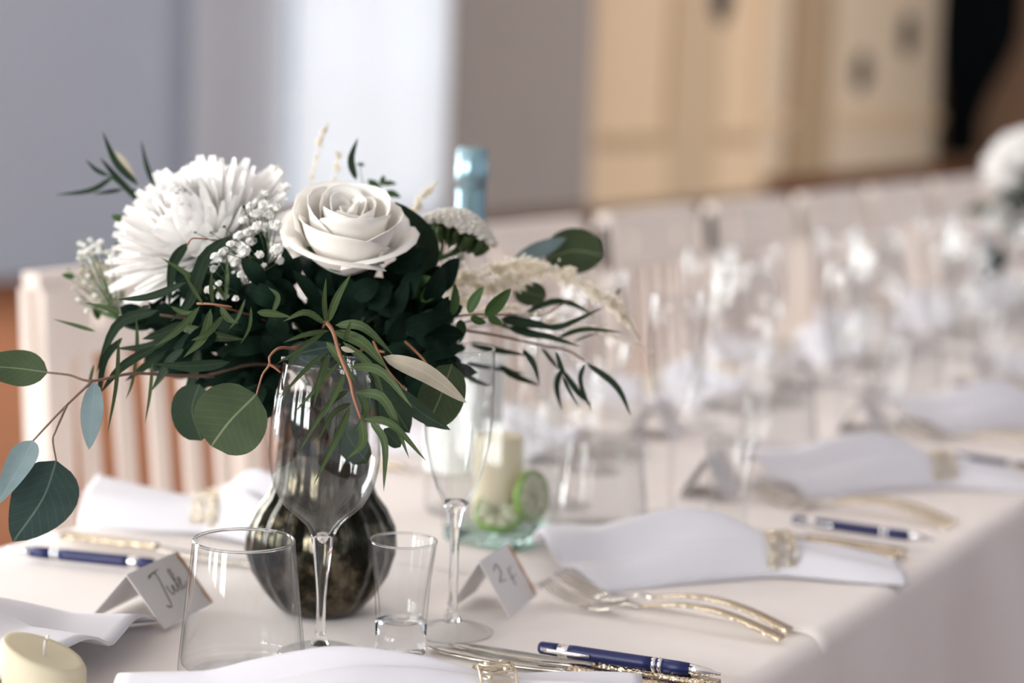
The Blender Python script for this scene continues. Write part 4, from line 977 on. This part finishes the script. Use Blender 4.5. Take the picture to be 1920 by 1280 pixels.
# --- chrysanthemum: many spoon-shaped petals, each a part sharing three meshes
def spoon(L, w_, cup, n=7):
    V, Fc = [], []
    for i in range(n+1):
        u = i/n; ww = w_*(.35+.65*math.sin(PI*min(1, .12+u*.80))**.8)*(1 if u < .93 else .7)
        z = cup*L*(u**2)
        for a in (-1, 0, 1): V.append(Vector((L*u, ww*a, z+abs(a)*ww*.55)))
    for i in range(n):
        for j in range(2): Fc.append((i*3+j, i*3+j+1, i*3+j+4, i*3+j+3))
    return V, Fc
def chrysanthemum(label, center, axis, root, R=.074):
    t = thing('chrysanthemum', label, 'chrysanthemum', root); q = frame(center, axis); c = Vector(center); og = Vector(root)
    ms_ = [mesh('petal', *spoon(R*l, R*.095, cp), M['mum']) for l, cp in ((1.0, .10), (.86, .28), (.70, .45))]
    n = 250; r = random.Random(3)
    for i in range(n):
        f = (i+.5)/n; el = math.acos(1-f*1.12)              # polar angle from the flower axis
        a = i*2.399963
        d = Vector((math.sin(el)*math.cos(a), math.sin(el)*math.sin(a), math.cos(el)*.82))
        tip_up = Vector((0, 0, 1))
        x = d.normalized(); z = (tip_up-x*tip_up.dot(x))
        if z.length < .05: z = Vector((1, 0, 0))
        z.normalize(); y = z.cross(x)
        m = Matrix((x, y, z)).transposed()
        o = D.objects.new('petal', ms_[0 if f > .62 else (1 if f > .3 else 2)]); link(o); o.parent = t
        mw = q.to_matrix() @ m
        s = (.94+.12*r.random())
        o.matrix_local = Matrix.Translation(c-og+q @ (d*R*.10)) @ (mw @ Matrix.Rotation(r.uniform(-.25, .25), 3, 'X') @ Matrix.Rotation(r.uniform(-.10, .10), 3, 'Y')).to_4x4() @ Matrix.Scale(s, 4)
    mk('receptacle', ([c+q @ (v+Vector((0, 0, -.012))) for v in lathe([(0, -.008), (.012, -.004), (.018, .006), (.012, .016), (0, .02)], 16)[0]], lathe([(0, -.008), (.012, -.004), (.018, .006), (.012, .016), (0, .02)], 16)[1]), M['stemg'], t)
    mk('stem', tube([Vector(root), NECK+(og-VM), (NECK+(og-VM)).lerp(c, .6), c+q @ Vector((0, 0, -.015))], .003, 8, 14), M['stemg'], t)
    return t
mum_axis = Vector((0, 0, .80))+tocam*.52-R0*.42
mu = chrysanthemum('large white chrysanthemum with many narrow petals', B(392, 468, .03), mum_axis, VM, .078)

# --- gypsophila
def blossom(c, r, seed):
    rr = random.Random(seed); parts = []
    for i in range(9):
        a = 2*PI*i/9+rr.uniform(-.3, .3); e = rr.uniform(-.3, 1.2); d = Vector((math.cos(a)*math.cos(e), math.sin(a)*math.cos(e), math.sin(e)))
        s = d.orthogonal().normalized(); u = d.cross(s); p = c+d*r*.45
        V = [c+d*r*.1]+[p+d*r*.45*(.5+.5*math.cos(k*PI/3))+s*(r*.55*math.cos(k*PI/3))+u*(r*.55*math.sin(k*PI/3)) for k in range(6)]
        parts.append((V, [(0, k+1, (k+1) % 6+1) for k in range(6)]))
    parts.append(lathe([(0, -r*.75), (r*.5, -r*.45), (r*.65, 0), (r*.45, r*.45), (0, r*.6)], 7, c))
    return merge(*parts)
gy = sprig('gypsophila', 'cluster of white gypsophila blossoms between chrysanthemum and rose', 'gypsophila', (470, 540, -.03), None, .0012)
hub = [(470, 560, -.03), (500, 500, -.04), (440, 545, -.05)]
for i, (x, y, r_) in enumerate(((1200, 850, 50), (1160, 910, 45), (1410, 840, 45), (1280, 1055, 48), (1070, 1120, 45), (990, 1090, 38), (1045, 1050, 24), (1150, 1145, 24), (1330, 935, 20), (1250, 785, 38), (1330, 550, 40), (1410, 570, 28),
                               (1360, 620, 36), (1280, 610, 40), (1290, 690, 40), (1200, 650, 36), (1170, 750, 36), (1410, 690, 40), (1430, 910, 32), (1030, 880, 40), (1075, 850, 36), (1190, 990, 32), (1260, 985, 22), (1140, 980, 16), (1010, 960, 30),
                               (1300, 870, 32), (1220, 730, 32), (1350, 700, 32), (1465, 800, 40), (1120, 800, 30), (1240, 560, 26), (1340, 480, 22), (1080, 690, 11), (1202, 566, 12), (897, 727, 10), (995, 728, 9))):
    px, py = z1[0]+x/s1, z1[1]+y/s1; d = -.085+rl.uniform(-.02, .02)+(.02 if y < 760 else 0)
    c = B(px, py, d); mk('blossom', blossom(c, r_/s1*PXM*.95, i), M['breath'] if r_ > 12 else M['stemg'], gy)
    h = hub[0] if px < 455 and py > 500 else (hub[1] if py < 480 else hub[2])
    stem(gy, [h, ((h[0]+px)/2+rl.uniform(-5, 5), (h[1]+py)/2, d+.015), (px, py, d)], .0005, M['stemg'])
g2 = sprig('gypsophila', 'sparse sprig of tiny cream buds beyond the chrysanthemum', 'gypsophila', (232, 590, .02), None, .0012)
for i in range(120):
    a = rl.uniform(0, 2*PI); q = rl.random()**.5; px, py = 180+55*q*math.cos(a)+14*math.sin(a), 520+72*q*math.sin(a); px += (520-py)*.12
    d = .05+rl.uniform(-.03, .03); c = B(px, py, d)
    if py < 540 or i % 2: mk('bud', blossom(c, rl.uniform(4.0, 7.0)*PXM, i), M['breath'] if py < 485 or rl.random() < .25 else M['bud'], g2)
    if i % 2 == 0: stem(g2, [(222, 600, .03), ((222+px)/2+rl.uniform(-8, 8), (600+py)/2, d), (px, py, d)], .00045, M['stemg'])
for P, wz in (([(140, 520, .05), (128, 517, .05), (116, 514, .05)], 12), ([(214, 470, .04), (224, 462, .04), (232, 458, .04)], 24), ([(180, 575, .05), (182, 588, .05), (184, 600, .05)], 16)): leaf(g2, P, wz, M['lbox'], 'ovate')

# --- flat-topped white flower head
ya = sprig('statice', 'flat-topped white flower head with green underside beside the rose leaf', 'statice', (812, 485, .02), None, .0022)
yc, yax = B(862, 428, .03), (Vector((0, 0, 1))*.95+R0*.30-tocam*.16).normalized(); yu = yax.orthogonal().normalized(); yv = yax.cross(yu)
yu = (R0-yax*R0.dot(yax)).normalized(); yv = yax.cross(yu)
for i in range(150):
    q = ((i+.5)/150)**.5; a = i*2.39996
    p = yc+yu*(.033*q*math.cos(a))+yv*(.030*q*math.sin(a))+yax*(.014*(1-q**2.2)-.004*q)
    mk('floret', blossom(p, .0036, i), M['yarrow'], ya)
for i in range(46):
    q = ((i+.5)/46)**.5*.93; a = i*2.39996
    p = yc+yu*(.031*q*math.cos(a))+yv*(.028*q*math.sin(a))+yax*(.010*(1-q**2.2)-.008)
    mk('calyx', tube([p, p-yax*.008-(p-yc)*.12, p-yax*.013-(p-yc)*.3], lambda t: .0034*(1-.6*t), 6, 4), M['lbox'], ya)
for q in ((800, 452), (832, 448), (868, 456), (896, 446)): stem(ya, [(810, 488, .02), ((810+q[0])/2+6, (488+q[1])/2+4, .025), (q[0], q[1]-6, .03)], .0026, M['stemg'], 'branchlet')

# --- cream plumes
def plume(label, P, w0, w1, n, seed, group=None, L=.011, dens=1.0, mat='plume', root=True):
    r = random.Random(seed); t = sprig('plume_grass', label, 'dried grass', P[0], M['stemb'], .0010, group)
    pts = smooth_pts([B(*p) for p in P], 60); V, Fc = [], []
    stem(t, P, .0007, M['plume'])
    K = max(10, n//26); cl = [(r.random(), Vector((r.gauss(0, 1), r.gauss(0, 1), r.gauss(0, 1))).normalized()*r.random()**.5) for _ in range(K)]
    for i in range(n):
        cu, co = cl[i % K]; u = min(.999, max(0, cu+r.gauss(0, .012))); k = min(59, int(u*60)); p = pts[k].lerp(pts[k+1], u*60-k); tg = (pts[k+1]-pts[k]).normalized()
        wd = (w0+(w1-w0)*u)*PXM/2*(1 if u > .12 else .4+5*u)*(1 if u < .85 else max(.15, (1-u)/.15))
        d = Vector((r.gauss(0, 1), r.gauss(0, 1), r.gauss(0, 1))).normalized(); d = (d-tg*d.dot(tg)*.5).normalized(); wd *= .7+.5*math.sin(u*70+seed)**2
        p = p+co*wd*.75; wd *= .55; a = p+d*wd*r.random()*.3; b_ = p+d*wd*(.3+.9*r.random())+tg*L*r.uniform(.1, .6)+Vector((0, 0, -.0015))
        s = (b_-a).cross(Vector((r.gauss(0, 1), r.gauss(0, 1), r.gauss(0, 1)))).normalized()*.00055
        n0_ = len(V); m_ = a.lerp(b_, .55); V += [a, m_+s*1.7, b_, m_-s*1.7]; Fc.append((n0_, n0_+1, n0_+2, n0_+3))
    o = mk('plume', (V, Fc), M[mat], t, False); o['kind'] = 'stuff'
    return t
plume('long cream plume arching out over the glass vase', [(815, 545, .04), (890, 512, .05), (980, 495, .06), (1060, 515, .07), (1130, 552, .08), (1172, 590, .09), (1196, 628, .10)], 62, 20, 3600, 1, L=.008)
plume('short dense cream plume below the flat-topped flower', [(830, 575, .03), (890, 545, .04), (950, 528, .05), (1040, 500, .06)], 62, 36, 2200, 2, L=.008)
plume('loose cream plume under the round leaf', [(880, 590, .06), (940, 575, .07), (1010, 585, .08)], 36, 22, 700, 7, L=.008)
plume('white fluffy plume right below the flat-topped flower', [(815, 540, .02), (835, 505, .03), (862, 480, .04)], 50, 34, 900, 8, mat='yarrow')
plume('thin cream plume standing up behind the rose', [(575, 390, .10), (588, 310, .11), (598, 265, .12), (612, 236, .12)], 38, 16, 420, 3)
plume('stubby cream plume standing up just behind the rose', [(622, 380, .10), (630, 320, .11), (634, 285, .11)], 30, 16, 220, 4)
plume('tan plume between chrysanthemum and rose', [(480, 440, .10), (505, 370, .11), (520, 318, .11)], 66, 44, 900, 5)
plume('cream plume between the rose and the flat-topped flower', [(755, 420, .06), (785, 378, .06), (814, 344, .06)], 32, 16, 700, 6)
plume('faint cream plume hanging low over the glass vase', [(1020, 600, .12), (1110, 615, .13), (1215, 655, .14)], 26, 10, 500, 9)

# ------------------------------------------------------------------ second arrangement further along the table
OFF = Vector((-.02, 2.66, 0.0))
v2 = vz.copy(); COL.objects.link(v2); v2.location = vz.location+OFF; v2['label'] = 'dark mercury glass vase of the second, distant flower arrangement'
for src, lab in ((mu, 'white chrysanthemum in the second, distant flower arrangement'), (ro, 'white rose in the second, distant flower arrangement'), (ls, 'drooping dark-leaved sprig in the second, distant flower arrangement'),
                 (lb, 'arching round-leaved branch in the second, distant flower arrangement'), (fb, 'round-leaved hanging branch in the second, distant flower arrangement')):
    c0 = copy_tree(src); c0.location = src.location+OFF; c0['label'] = lab
fc = [o for o in COL.objects if o.name.startswith('ruscus_sprig') and o.parent is None]
for i, o in enumerate(fc[:4]):
    c0 = copy_tree(o); c0.location = o.location+OFF; c0['label'] = 'deep green leafy filler sprig in the second, distant flower arrangement'; c0['group'] = 'filler sprigs of the distant arrangement'
